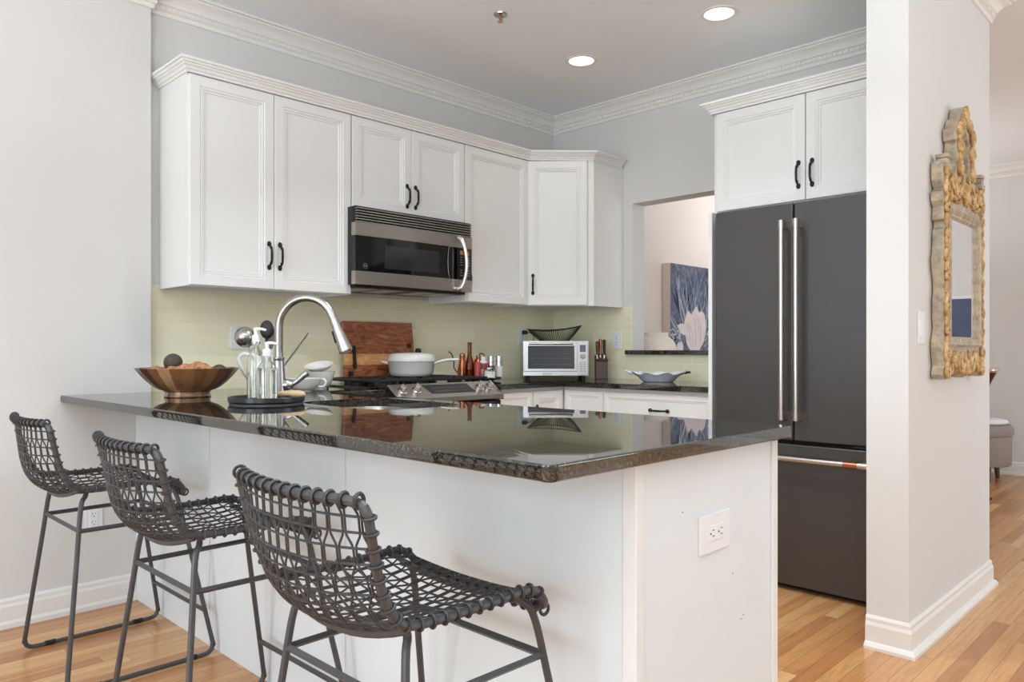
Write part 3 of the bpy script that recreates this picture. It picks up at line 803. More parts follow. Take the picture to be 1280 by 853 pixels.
def grate(x0, x1):
    mb = MB(); y0, y1 = .12, .57; zt = .955
    mb.tube([(x0, y0, zt - .006), (x1, y0, zt - .006), (x1, y1, zt - .006), (x0, y1, zt - .006)], .0075, 8, closed=True)
    for x, y in ((x0, y0), (x1, y0), (x1, y1), (x0, y1), ((x0 + x1) / 2, y0), ((x0 + x1) / 2, y1)): mb.box(x - .007, y - .007, .9215, x + .007, y + .007, zt)
    xm = (x0 + x1) / 2; ym = (y0 + y1) / 2
    mb.box(x0, ym - .006, zt - .012, x1, ym + .006, zt)
    for yc in (y0 + .12, y1 - .12):
        for a in range(6):
            q = R(a * 60 + 30); rr = .035
            ex, ey = xm + cos(q) * .15, yc + sin(q) * .15
            ex = min(max(ex, x0), x1); ey = min(max(ey, yc - .12), yc + .12)
            mb.tube([(xm + cos(q) * rr, yc + sin(q) * rr, zt - .004), (xm + cos(q) * .08, yc + sin(q) * .08, zt - .003), (ex, ey, zt - .008)], .006, 6)
    return mb
for a, b in ((.02, .262), (.272, .494), (.504, .746)): build('grate', grate(a, b), m_iron, rg)
for bxx in (.141, .383, .625):
    for yc in (.24, .48): build('burner_cap', MB().lathe([(0, .0), (.042, .0), (.042, .012), (.034, .014), (.034, .02), (0, .022)], 24, (bxx, yc, .9222)), m_iron, rg)

# ------------------------------------------------------------------ bar stools
Wh = .205
PR = [(.675, .868), (.688, .80), (.706, .73), (.726, .682), (.750, .655), (.79, .646), (.88, .643), (.97, .643), (1.035, .645), (1.072, .636), (1.098, .612), (1.110, .590)]
SG = [(-.030, -.004), (-.040, -.004), (-.050, -.010), (-.052, -.016), (-.036, -.030), (-.014, -.038), (0, -.038), (0, -.034), (.004, -.026), (.010, -.018), (.012, -.010), (.012, -.006)]
cx0 = .92
prof = catmull([(a - cx0, 0, b) for a, b in PR], 12); sag = catmull([(a, 0, b) for a, b in SG], 12)
cum = [0]
for a, b in zip(prof, prof[1:]): cum.append(cum[-1] + (b - a).length)
TL = cum[-1]
def S(s, t):
    q = min(max(s, 0), 1) * TL
    for i in range(len(cum) - 1):
        if q <= cum[i + 1] + 1e-9:
            f = (q - cum[i]) / max(1e-9, cum[i + 1] - cum[i]); break
    p = prof[i].lerp(prof[i + 1], f); g = sag[i].lerp(sag[i + 1], f)
    k_ = 1 - abs(t) ** 2.2
    wd = Wh * (1 + .05 * (1 - min(1, s * 4)) )
    return V((p.x + g.x * k_, t * wd, p.z + g.z * k_))
def make_stool(label):
    st = thing('bar_stool', label, 'stool', (0, 0, 0), group='woven metal counter stools')
    # rim
    loop = [S(.0, t / 10) for t in range(-8, 9, 2)]
    loop += [S(.018, .97)] + [S(s_ / 40, 1) for s_ in range(3, 38)] + [S(.975, .96)]
    loop += [S(1, t / 10) for t in range(8, -9, -2)]
    loop += [S(.975, -.96)] + [S(s_ / 40, -1) for s_ in range(37, 2, -1)] + [S(.018, -.97)]
    build('rim_frame', MB().tube(catmull(loop, 3, True), .0088, 8, closed=True), m_frame, st)
    cords = MB(); wraps = cords
    NC = 23
    lines = [j / NC for j in range(1, NC)]
    for s_ in lines:
        cords.tube([S(s_, -1 + 2 * i / 14) for i in range(15)], .0023, 6)
    NP = 13   # pairs of lengthwise strands
    allk = [0] + lines + [1]
    def tpos(i, k_):
        # strand i at cross line k: halves of a pair close together, then swapping partners
        n2 = 2 * NP; ph = ((k_ + 1) // 2) % 2
        d = .0026 / Wh
        if k_ == 0 or k_ == len(allk) - 1: return -.96 + (2 * i + 1) / n2 * .96
        if ph == 1:
            j = i // 2; c_ = -1 + (4 * j + 2) / n2; sg = -1 if i % 2 == 0 else 1
        else:
            j = (i + 1) // 2; c_ = -1 + (4 * j) / n2; sg = -1 if i % 2 == 1 else 1
            if j == 0: c_ = -.99
            if j == NP: c_ = .99
        return max(-.99, min(.99, c_ + sg * d))
    for i in range(2 * NP):
        pts = []
        for k_ in range(len(allk) - 1):
            a, b = tpos(i, k_), tpos(i, k_ + 1)
            for f in (0, .2, .5, .8):
                g = f * f * (3 - 2 * f)
                pts.append(S(allk[k_] + (allk[k_ + 1] - allk[k_]) * f, a + (b - a) * g))
        pts.append(S(1, tpos(i, len(allk) - 1)))
        cords.tube(pts, .0021, 5)
    def ring(c, tdir, r=.0112, rr=.0026):
        tdir = tdir.normalized(); a = tdir.orthogonal().normalized(); b = tdir.cross(a)
        wraps.tube([c + (a * cos(2 * pi * q / 12) + b * sin(2 * pi * q / 12)) * r for q in range(12)], rr, 5, closed=True)
    for j in range(NP + 1):
        t = -.93 + 1.86 * j / NP
        for s_ in (0, 1):
            d = S(s_, min(1, t + .02)) - S(s_, max(-1, t - .02))
            ring(S(s_, t), d, .0115, .0036)
    for s_ in lines:
        for t in (-1, 1):
            if s_ > .93: continue
            d = S(s_ + .01, t) - S(s_ - .01, t); ring(S(s_, t), d, .0112, .0028)
    build('woven_mesh', cords, m_cord, st)
    # legs
    r = .0078
    TB, TF = (.765 - cx0, .155, .635), (1.045 - cx0, .165, .628)
    for sg in (-1, 1):
        y = lambda v: v * sg
        bt = V((.80 - cx0, y(.15), .618)); b1 = V((.775 - cx0, y(.182), .58))
        bl = V((.715 - cx0, y(.258), .045)); fl = V((1.185 - cx0, y(.258), .045)); f1 = V((1.085 - cx0, y(.19), .575)); ft = V((1.03 - cx0, y(.16), .628))
        back = catmull([bt, bt + V((-.008, y(.015), -.008)), b1, b1.lerp(bl, .3), b1.lerp(bl, .97), bl], 5)
        sled_b = [bl, bl + V((.004, y(.002), -.022)), bl + V((.02, y(.003), -.034)), bl + V((.045, y(.003), -.0365))]
        sled_f = [fl + V((-.045, y(.003), -.0365)), fl + V((-.02, y(.003), -.034)), fl + V((-.004, y(.002), -.022)), fl]
        lb = build('leg', MB().tube(back + catmull(sled_b, 4)[1:], r, 10), m_frame, st)
        front = catmull([fl, fl.lerp(f1, .03), fl.lerp(f1, .7), f1, ft + V((.03, y(.018), -.014)), ft], 5)
        build('leg', MB().tube(catmull(sled_f, 4) + front[1:], r, 10), m_frame, st)
        build('sled_runner', MB().tube([sled_b[-1], sled_f[0]], r, 10), m_frame, st)
        for xx in (sled_b[-1].x + .02, sled_f[0].x - .05):
            build('floor_glide', MB().tube([(xx, sled_b[-1].y, .0095), (xx + .034, sled_b[-1].y, .0095)], .0094, 10), m_foot, st)
        # side bar of the upper ring
        k1, k2 = (.58 - .505) / (.58 - .045), (.575 - .505) / (.575 - .045)
        pb, pf = b1.lerp(bl, k1), f1.lerp(fl, k2)
        build('stretcher', MB().tube([pb, pf], .0075, 4), m_frame, st)
        if sg == -1: q1, q2 = pb.copy(), pf.copy(); w1 = f1.lerp(fl, (.575 - .16) / .53)
        else:
            build('stretcher', MB().tube([q1, pb], .0085, 4), m_frame, st); build('stretcher', MB().tube([q2, pf], .0085, 4), m_frame, st)
            build('footrest', MB().tube([w1, f1.lerp(fl, (.575 - .16) / .53)], .0075, 10), m_frame, st)
    # two flat bars under the seat
    for xx in (.80, 1.03):
        pts = [S((.40 if xx < .9 else .84), t / 6) + V((0, 0, -.007)) for t in range(-6, 7)]
        build('seat_support', MB().tube(pts, .0075, 6, flat=.5), m_frame, st)
    return st
stool = make_stool('dark woven-cord counter stool nearest the peninsula corner, largest in view')
stool.location = (cx0 + .003, 1.195, 0)
s2 = copy_tree(stool); s2.location = (cx0 + .012, 2.055, 0); s2['label'] = 'dark woven-cord counter stool in the middle of the three'
s3 = copy_tree(stool); s3.location = (cx0 + .01, 2.95, 0); s3['label'] = 'dark woven-cord counter stool farthest back, nearest the left wall'

# ------------------------------------------------------------------ outlets and switch
def outlet(loc, rz, label, w_=.07, h_=.115, horiz=False, plug=None):
    o = thing('wall_outlet', label, 'outlet', loc, rz, 'white electrical outlets')
    build('cover_plate', MB().box(-w_ / 2, -.006, -h_ / 2, w_ / 2, 0, h_ / 2), m_outlet, o, bevel=.002)
    fw, fh = (.034, .067) if not horiz else (.067, .034)
    build('receptacle', MB().box(-fw / 2, -.0085, -fh / 2, fw / 2, -.0055, fh / 2), m_outlet, o, bevel=.001)
    s_ = MB()
    for q in (-1, 1):
        for a, b, ww, hh in ((-.0065, .004, .002, .008), (.0065, .004, .002, .0065), (0, -.008, .004, .0045)):
            u, v_ = (a, b + q * .0175) if not horiz else (b + q * .0175, a)
            if horiz: ww, hh = hh, ww
            s_.box(u - ww / 2, -.0089, v_ - hh / 2, u + ww / 2, -.0084, v_ + hh / 2)
    build('slot', s_, m_slot, o); return o
outlet((1.708, YA - .007, 1.162), 0, 'white double outlet on the tile between the wooden bowl and faucet')
o2 = outlet((3.735, YA - .007, 1.20), 0, 'white outlet on the tile just left of the toaster oven')
outlet((XB - .007, 3.01, 1.165), -90, 'white outlet on the tile right of the knife block')
outlet((1.05, YL, .385), 0, 'white outlet low on the left wall behind the farthest stool')
outlet((1.517, BY0, .698), 0, 'white horizontal outlet on the end panel of the peninsula', .128, .086, True)
sw = thing('light_switch', 'white light switch on the wall left of the gilded mirror', 'switch', (3.07, .885, 1.185))
build('cover_plate', MB().box(-.036, -.006, -.06, .036, 0, .06), m_outlet, sw, bevel=.002)
build('rocker', MB().box(-.017, -.0095, -.034, .017, -.0055, .034), m_outlet, sw, bevel=.001)

# ------------------------------------------------------------------ ceiling fittings
for i, (x, y, lb) in enumerate(((3.328, 2.716, 'round recessed ceiling light nearer the corner of the kitchen'), (3.33, 1.857, 'round recessed ceiling light above the refrigerator side, at the top edge'), (2.2, 1.86, 'added round recessed ceiling light, unseen, brightening the range aisle'))) :  # the last light is an unseen extra, added to brighten the kitchen
    l = thing('ceiling_light', lb, 'light', (x, y, CZ), group='recessed ceiling lights')
    build('trim_ring', MB().lathe([(.069, .0), (.072, -.004), (.088, -.004), (.092, -.001), (.092, 0)], 40), m_trim, l)
    build('lens', MB().lathe([(0, -.001), (.07, -.001), (.07, -.0005), (0, -.0005)], 40), m_lens, l)
    ld = bpy.data.lights.new('ceiling_spot', 'AREA'); ld.shape = 'DISK'; ld.size = .13; ld.energy = .9 if i < 2 else 13; ld.color = (1, .96, .9) if i < 2 else (.92, .96, 1); ld.spread = R(120)
    lo = bpy.data.objects.new('ceiling_spot', ld); lo.location = (x, y, CZ - .008); COL.objects.link(lo)
sp = thing('fire_sprinkler', 'small metal fire sprinkler head on the ceiling', 'sprinkler', (2.59, 2.62, CZ))
build('escutcheon', MB().lathe([(0, 0), (.034, 0), (.032, -.006), (.018, -.010), (0, -.010)], 24), m_nickel, sp)
build('sprinkler_frame', MB().tube([(-.009, 0, -.01), (-.011, 0, -.022), (0, 0, -.036)], .0025, 6).tube([(.009, 0, -.01), (.011, 0, -.022), (0, 0, -.036)], .0025, 6).tube([(0, 0, -.008), (0, 0, -.03)], .003, 6), m_copper, sp)
build('deflector', MB().lathe([(0, -.036), (.014, -.037), (.014, -.039), (0, -.04)], 16), m_nickel, sp)

# unseen uplighter lamps, added only to brighten the ceiling and rooms
def uplighter(x, y, power, label, col, h=1.72):
    t = thing('added_floor_lamp', label, 'lamp', (x, y, 0), group='added fill uplighters')
    build('base', MB().lathe([(0, 0), (.14, 0), (.14, .015), (.03, .03), (0, .03)], 32), m_black, t)
    build('pole', MB().tube([(0, 0, .03), (0, 0, h - .1)], .011, 12), m_black, t)
    build('bowl_shade', MB().lathe([(0, h - .1), (.05, h - .095), (.16, h - .04), (.225, h), (.22, h), (.155, h - .035), (.05, h - .085), (0, h - .09)], 36), m_outlet, t)
    ld = bpy.data.lights.new('fill_uplight', 'AREA'); ld.shape = 'DISK'; ld.size = .38; ld.energy = power; ld.color = col
    lo = bpy.data.objects.new('fill_uplight', ld); lo.location = (x, y, h - .012); lo.rotation_euler = (R(180), 0, 0); COL.objects.link(lo)
uplighter(-.4, .95, 48, 'added black uplighter lamp for ceiling fill, left of the bar stools', DAY)
uplighter(1.05, -.35, 46, 'added black uplighter lamp for ceiling fill, before the peninsula end', DAY)
uplighter(6.5, 2.6, 15, 'added black uplighter lamp to brighten the dining room', (.95, .97, 1.0))

# ------------------------------------------------------------------ things on the peninsula
def bowl_prof(R0, h, foot, fh=.0, th=.008, n=10, pw=.55):
    out = [(0, fh)] if False else [(0, 0), (foot, 0), (foot, fh)]
    for i in range(n + 1):
        t = i / n; out.append((foot + (R0 - foot) * (t ** pw), fh + (h - fh) * t))
    inn = [(max(0.001, foot * .9 + (R0 - th - foot * .9) * ((i / n) ** pw)), fh + th * 1.2 + (h - fh - th * 1.2) * i / n) for i in range(n, -1, -1)]
    return out + inn + [(0, fh + th * 1.2)]
wbw = thing('wooden_bowl', 'wide footed stave wood bowl holding dried pods on the peninsula', 'bowl', (1.262, 3.072, CT))
bp = [(0, 0), (.086, 0), (.089, .003), (.085, .010), (.084, .020), (.092, .026)] + [(.092 + .105 * (t / 12) ** .93, .026 + .090 * (t / 12) ** 1.45) for t in range(1, 13)] + [(.192, .117)] + [(.190 - .11 * (t / 10), .115 - .083 * (1 - (1 - t / 10) ** 1.5)) for t in range(1, 11)] + [(0, .032)]
build('bowl', MB().lathe(bp, 52), m_stave, wbw, smooth=50)
for (dx, dy, dz, r_, lb) in ((-.045, .035, .138, .036, 'dark ribbed decorative ball on top of the pods in the wooden bowl'), (.095, -.075, .098, .032, 'dark ribbed decorative ball half sunk at the right of the wooden bowl')):
    tag(build('decorative_ball', MB().sphere((0, 0, 0), r_, 24, 16), m_ball, origin=(0, 0, 0)), lb, 'ornament', 'ribbed balls in the wooden bowl').location = (1.262 + dx, 3.072 + dy, CT + dz)
pods = [(-.112, .03, .098, .046, 80, 8), (-.06, -.082, .106, .05, -30, 5), (.022, -.005, .112, .052, -45, 0), (-.03, .115, .1, .046, 10, 0), (.085, .08, .104, .05, -50, 8)]
plb = ['leftmost brown dried pod in the wooden bowl', 'tan dried pod leaning over the front rim of the bowl', 'orange dried pod right of the upper dark ball', 'dried pod at the back left of the wooden bowl', 'dried pod at the back right of the wooden bowl', ]
for (dx, dy, dz, r_, rz, tz), lb in zip(pods, plb):
    q = MB().sphere((0, 0, 0), r_, 18, 12, (1.0, .55, .5))
    q.v = [(x * (1 + .12 * sin(9 * y / r_)), y, z + .006 * sin(5 * x / r_)) for x, y, z in q.v]
    o = tag(build('dried_pod', q, m_pod), lb, 'ornament', 'dried pods in the wooden bowl'); o.location = (1.262 + dx, 3.072 + dy, CT + dz); o.rotation_euler = (R(tz), 0, R(rz))

TX, TY = 1.292, 2.475
tr = thing('round_tray', 'low round black tray holding the soap bottles on the peninsula', 'tray', (TX, TY, CT))
build('tray_dish', MB().lathe([(0, .006), (.115, .006), (.118, .010), (.124, .024), (.127, .026), (.129, .024), (.129, .010), (.123, .004), (.118, .004), (.118, 0), (0, 0)], 56), m_tray, tr)
build('rim_band', MB().lathe([(.118, .0), (.1245, .0005), (.1255, .003), (.119, .0038)], 56), m_ring, tr)
def pump_bottle(loc, r_, h, label, nozzle, fill):
    b = thing('soap_bottle', label, 'bottle', loc, 0, 'clear pump bottles')
    outer_ = [(0, 0), (r_ * .96, 0), (r_, .004), (r_, h * .62), (r_ * .96, h * .7), (r_ * .72, h * .8), (r_ * .4, h * .87), (r_ * .36, h * .9), (r_ * .36, h)]
    inner_ = [(x - .002 if x > .003 else 0, max(y, .004)) for x, y in outer_[::-1]]
    build('glass_body', MB().lathe(outer_ + inner_[:-1] + [(0, .004)], 28), m_glass, b, smooth=50)
    build('soap', MB().lathe([(0, .005), (r_ - .003, .005), (r_ - .003, fill), (0, fill)], 24), m_soap, b)
    pm = MB().lathe([(0, h - .004), (r_ * .45, h - .004), (r_ * .45, h + .016), (r_ * .3, h + .02), (.007, h + .022), (.007, h + .036), (.009, h + .037), (.009, h + .044), (0, h + .045)], 20)
    n = V((nozzle[0], nozzle[1], 0)).normalized()
    pm.tube([V((0, 0, h + .041)), V((0, 0, h + .041)) + n * .02, V((0, 0, h + .037)) + n * .036], [.006, .005, .004], 8)
    pm.tube([(0, 0, .02), (0, 0, h)], .002, 6)
    build('pump', pm, m_pump, b); return b
b_a = pump_bottle((TX - .018, TY + .045, CT + .0065), .030, .215, 'taller clear glass soap bottle with white pump at the back of the tray', (.7, -.71), .09)
build('collar', MB().lathe([(.0125, .203), (.0155, .203), (.0155, .211), (.0125, .211)], 20), m_nickel, b_a)
b_b = pump_bottle((TX - .008, TY - .018, CT + .0065), .036, .165, 'shorter clear glass soap bottle with white pump at the front of the tray', (.7, -.71), .12)
db = thing('dish_brush', 'light wooden dish brush lying on the black tray', 'brush', (TX + .075, TY - .03, CT + .031), -38)
build('brush_handle', MB().tube(catmull([(-.055, 0, .0), (-.02, 0, .002), (.02, 0, .001), (.052, 0, -.002)], 5), [.008] * 3 + [.010] * 5 + [.013] * 5 + [.012, .009, .004], 12), m_brush, db)
build('bristles', MB().tube([(-.056, 0, 0), (-.07, 0, -.002)], .008, 10), m_label, db)

# pitcher with utensils
pt = thing('utensil_pitcher', 'white ceramic pitcher with long curved handle holding utensils behind the soap', 'pitcher', (1.58, 3.06, CT))
build('pitcher_body', MB().lathe([(0, 0), (.045, 0), (.05, .004), (.056, .04), (.054, .09), (.047, .13), (.05, .165), (.047, .165), (.044, .13), (.05, .09), (.052, .04), (.045, .008), (0, .008)], 32), m_white, pt)
lat = V((-.7, .7137, 0))
build('pitcher_handle', MB().tube(catmull([lat * .045 + V((0, 0, .02)), lat * .062 + V((0, 0, .06)), lat * .09 + V((0, 0, .105)), lat * .105 + V((0, 0, .145)), lat * .085 + V((0, 0, .172)), lat * .05 + V((0, 0, .165))], 8), .0075, 10, flat=1.3), m_white, pt)
def utensil(name, label, dx, dy, top, rot, headf, mat):
    o = thing(name, label, 'utensil', (1.58 + dx, 3.06 + dy, CT + .012), 0, 'cooking utensils in the white pitcher')
    tx, ty = rot; tip = V((tx, ty, top))
    build('handle', MB().tube([(0, 0, 0), tip * .75, tip], [.004, .0045, .004], 8), mat, o)
    build('head', headf(tip), mat, o); return o
def ladle(tip):
    mb = MB(); q = MB()
    q.loops([[(.045 * sin(R(a)) * cos(b * pi / 12), .045 * sin(R(a)) * sin(b * pi / 12), -.045 * cos(R(a))) for b in range(24)] for a in range(8, 96, 8)] +
            [[(.042 * sin(R(a)) * cos(b * pi / 12), .042 * sin(R(a)) * sin(b * pi / 12), -.042 * cos(R(a))) for b in range(24)] for a in range(95, 5, -8)], True, True)
    return mb.merge(q, M.Translation(tip + V((-.012, -.01, .0))) @ M.Rotation(R(-80), 4, 'X') @ M.Rotation(R(35), 4, 'Y'))
def paddle(w_, l_):
    def f(tip):
        mb = MB(); pts = [(-w_ * .4, 0), (-w_, l_ * .4), (-w_, l_ * .85), (-w_ * .7, l_), (w_ * .7, l_), (w_, l_ * .85), (w_, l_ * .4), (w_ * .4, 0)]
        q = MB().prism(pts, -.002, .002, 'xz'); return mb.merge(q, M.Translation(tip + V((0, 0, -.02))) @ M.Rotation(R(-44), 4, 'Z'))
    return f
def spoonh(tip): return MB().merge(MB().sphere((0, 0, .03), .03, 16, 10, (1, .3, 1.35)), M.Translation(tip) @ M.Rotation(R(-44), 4, 'Z'))
utensil('soup_ladle', 'shiny steel ladle leaning left in the white pitcher', -.015, .01, .232, (-.03, .05), ladle, m_nickel)
utensil('serving_spoon', 'black spoon with rounded head in the white pitcher', .0, .0, .235, (.015, -.005), spoonh, m_black)
utensil('spatula', 'brown slotted spatula standing in the white pitcher behind the faucet', .01, -.01, .20, (.018, .0), paddle(.022, .09), m_block)
utensil('serving_fork', 'steel utensil handle slanting to the right out of the white pitcher', .012, .0, .225, (.12, -.11), lambda t: MB().tube([t, t * 1.12], [.006, .003], 8), m_nickel)

# white bowls and cup near the range
def lathe_thing(name, label, cat, loc, prof_, mat, group=None, n=36, rot=None):
    o = tag(build(name, MB().lathe(prof_, n), mat, smooth=50), label, cat, group); o.location = loc
    if rot: o.rotation_euler = rot
    return o
BL = V((1.87, 3.13, CT))
lathe_thing('serving_bowl', 'larger white bowl behind the wide cup left of the range', 'bowl', (1.965, 3.238, CT), bowl_prof(.075, .085, .035, .006, .005, pw=.5), m_white, 'white stacked bowls')
lathe_thing('serving_bowl', 'white bowl tipped over the rim of the larger white bowl', 'bowl', (1.965, 3.238, CT + .0865), bowl_prof(.07, .03, .03, .004, .004, pw=.6), m_white, 'white stacked bowls', rot=(R(8), R(-14), 0))
cu = thing('wide_cup', 'low wide white cup with a loop handle left of the range', 'cup', (1.80, 3.107, CT))
build('cup_body', MB().lathe(bowl_prof(.085, .058, .04, .004, .005, pw=.55), 36), m_white, cu, smooth=50)
hv = V((.7, -.7137, 0))
build('handle', MB().tube(catmull([hv * .077 + V((0, 0, .052)), hv * .095 + V((0, 0, .054)), hv * .104 + V((0, 0, .038)), hv * .094 + V((0, 0, .022)), hv * .070 + V((0, 0, .02))], 6), .0055, 8), m_white, cu)

# ------------------------------------------------------------------ things on the range and right worktop
cbd = thing('cutting_board', 'large walnut and maple cutting board leaning on the tile behind the range', 'board', (2.29, 3.50, .925))
q = MB().prism(rrect(0, 0, .475, .338, .008, 3), 0, .028, 'xz').xf(M.Rotation(R(-6.5), 4, 'X'))
build('board', q, m_board, cbd, bevel=.003)
def brk(pts):
    mb = MB()
    for a in pts: mb.box(*a)
    return mb.xf(M.Rotation(R(-6.5), 4, 'X'))
build('handle', brk([(.045, -.016, .075, .062, -.008, .2), (.045, -.01, .085, .062, .001, .1), (.045, -.01, .175, .062, .001, .195), (.015, -.012, .035, .04, .001, .06)]), m_black, cbd)
build('handle', brk([(.425, -.014, .19, .445, .001, .215)]), m_black, cbd)
pm_ = thing('pepper_mill', 'small light wood pepper mill with black cap behind the white pan', 'mill', (2.745, 3.42, .962))
pm_.location = (2.745, 3.455, .9558)
build('mill_body', MB().lathe([(0, 0), (.02, 0), (.02, .02), (.014, .05), (.014, .09), (.019, .11), (.019, .125), (0, .125)], 20), m_tan, pm_)
build('cap', MB().lathe([(0, .1255), (.017, .1255), (.019, .14), (.012, .155), (0, .157)], 20), m_black, pm_)
pan = thing('braising_pan', 'white enamel lidded pan with long handle on a back burner', 'pan', (2.61, 3.345, .9572))
PRd = .131
build('pan_body', MB().lathe([(0, 0), (.105, 0), (.112, .003), (.122, .02), (.129, .078), (.131, .08), (.126, .081), (.119, .022), (.108, .006), (0, .006)], 48), m_pot, pan, smooth=50)
build('lid', MB().lathe([(.133, .0815), (.134, .087), (.131, .1), (.124, .118), (.112, .125), (.06, .130), (0, .132), (0, .128), (.06, .126), (.11, .121), (.126, .096), (.128, .0815)], 48), m_pot, pan, smooth=50)
hr = V((.7, -.7137, 0))
build('long_handle', MB().tube(catmull([hr * .124 + V((0, 0, .068)), hr * .15 + V((0, 0, .078)), hr * .2 + V((0, 0, .09)), hr * .262 + V((0, 0, .092))], 6), [.007] * 5 + [.0075] * 14, 10, flat=1.3), m_pot, pan)
hl = -hr; sd = V((.7137, .7, 0))
build('loop_handle', MB().tube(catmull([hl * .122 + sd * .045 + V((0, 0, .07)), hl * .15 + sd * .035 + V((0, 0, .078)), hl * .168 + V((0, 0, .082)), hl * .15 - sd * .035 + V((0, 0, .078)), hl * .122 - sd * .045 + V((0, 0, .07))], 6), .007, 8), m_pot, pan)

# black turntable with its bottles, on the worktop right of the range
tt = V((3.14, 3.36, CT))
lathe_thing('lazy_susan', 'round black turntable holding bottles on the worktop right of the range', 'turntable', tuple(tt), [(0, 0), (.09, 0), (.09, .008), (.13, .010), (.135, .014), (.135, .026), (.13, .027), (.127, .018), (0, .018)], m_tray, n=44)
TZ = CT + .0185
def at_u(u, d):
    a = (u - 640) / F; c_, s_ = cos(R(YAW)), sin(R(YAW)); return d * (a * s_ + c_), d * (-a * c_ + s_)
x, y = at_u(587, 4.50)
ob = thing('oil_bottle', 'tall amber glass bottle with slender neck on the turntable', 'bottle', (x, y, TZ))
build('glass_body', MB().lathe([(0, 0), (.03, 0), (.033, .004), (.033, .07), (.03, .09), (.018, .12), (.013, .14), (.012, .205), (.0145, .207), (.0145, .215), (.010, .215), (.009, .14), (.015, .118), (.026, .09), (.029, .07), (.029, .006), (0, .006)], 28), m_amber, ob, smooth=50)
build('oil', MB().lathe([(0, .0065), (.028, .0065), (.028, .06), (0, .06)], 20), simple('oil', (150, 96, 30), .1), ob)
# copper oil can with thin curved spout
x, y = at_u(578, 4.58)
oc = thing('oil_cruet', 'copper cruet with thin curved spout beside the amber bottle', 'cruet', (x, y, TZ))
build('cruet_body', MB().lathe([(0, 0), (.03, 0), (.032, .003), (.03, .05), (.02, .1), (.016, .115), (.019, .13), (.017, .145), (.008, .15), (0, .151)], 24), m_copper, oc)
build('spout', MB().tube(catmull([hl * .022 + V((0, 0, .02)), hl * .05 + V((0, 0, .06)), hl * .052 + V((0, 0, .1)), hl * .066 + V((0, 0, .145)), hl * .086 + V((0, 0, .16))], 6), .0035, 8), m_darkcopper, oc)
x, y = at_u(598, 4.60)
c6 = thing('pouring_can', 'small copper can with dark hooped handle right of the amber bottle', 'can', (x, y, TZ))
build('can_body', MB().lathe([(0, 0), (.027, 0), (.027, .10), (.022, .115), (.014, .12), (.014, .135), (0, .136)], 24), m_copper, c6)
build('hoop_handle', MB().tube(catmull([hr * .0 + V((0, 0, .13)), hr * .015 + V((0, 0, .148)), hr * .034 + V((0, 0, .138)), hr * .038 + V((0, 0, .1)), hr * .028 + V((0, 0, .05))], 6), .0035, 8), m_darkcopper, c6)
x, y = at_u(597, 4.47); lathe_thing('spice_tin', 'red tin among the bottles on the turntable', 'tin', (x, y, TZ), [(0, 0), (.021, 0), (.021, .095), (.019, .098), (.0, .099)], m_red, n=24)
x, y = at_u(604, 4.55)
wv = thing('seasoning_bottle', 'white plastic bottle with red band on the turntable', 'bottle', (x, y, TZ))
build('bottle_body', MB().lathe([(0, 0), (.022, 0), (.024, .004), (.024, .09), (.018, .105), (0, .106)], 24), m_label, wv)
build('red_band', MB().lathe([(.0242, .055), (.0248, .056), (.0248, .088), (.0242, .09)], 24), m_red, wv)
build('cap', MB().lathe([(0, .1062), (.014, .1062), (.014, .13), (0, .131)], 20), m_outlet, wv)
for i, (u, lb) in enumerate(((614, 'glass spice shaker with steel top, left of the pair on the turntable'), (624, 'glass spice shaker with steel top at the right end of the turntable'))):
    x, y = at_u(u, 4.56 + .03 * i)
    g_ = thing('spice_shaker', lb, 'shaker', (x, y, TZ), 0, 'steel-topped spice shakers')
    build('shaker_body', MB().lathe([(0, 0), (.021, 0), (.021, .075), (0, .075)], 24), m_white if i else m_block, g_)
    build('steel_top', MB().lathe([(0, .0752), (.022, .0752), (.022, .092), (.0195, .094), (.0195, .100), (.022, .102), (.022, .132), (.02, .135), (0, .135)], 24), m_chrome, g_)
x, y = at_u(612, 4.44)
jr = thing('salt_jar', 'squat clear glass jar with white handwritten label at the front of the turntable', 'jar', (x, y, TZ), -45)
build('glass_body', MB().lathe([(0, 0), (.036, 0), (.038, .004), (.038, .045), (.033, .055), (.03, .056), (.034, .044), (.034, .005), (0, .005)], 28), m_glass, jr, smooth=50)
build('jar_lid', MB().lathe([(0, .0562), (.034, .0562), (.034, .066), (0, .067)], 28), m_nickel, jr)
lbm = MB(); lo = []
for i in range(13):
    a = R(-90 - 48 + 8 * i); lo.append([(.0384 * cos(a), .0384 * sin(a), .008), (.0384 * cos(a), .0384 * sin(a), .044), (.0388 * cos(a), .0388 * sin(a), .044), (.0388 * cos(a), .0388 * sin(a), .008)])
lbm.loops(lo, True, True); jl = build('label', lbm, m_label, jr)
ik = MB()
for i in range(5):
    a = R(-90 - 26 + 13 * i); c_ = V((.0392 * cos(a), .0392 * sin(a), .034))
    ik.tube([c_ + V((-.002, 0, -.003)), c_ + V((0, 0, .003)), c_ + V((.002, 0, -.002))], .0007, 4)
build('handwriting', ik, m_ink, jl)

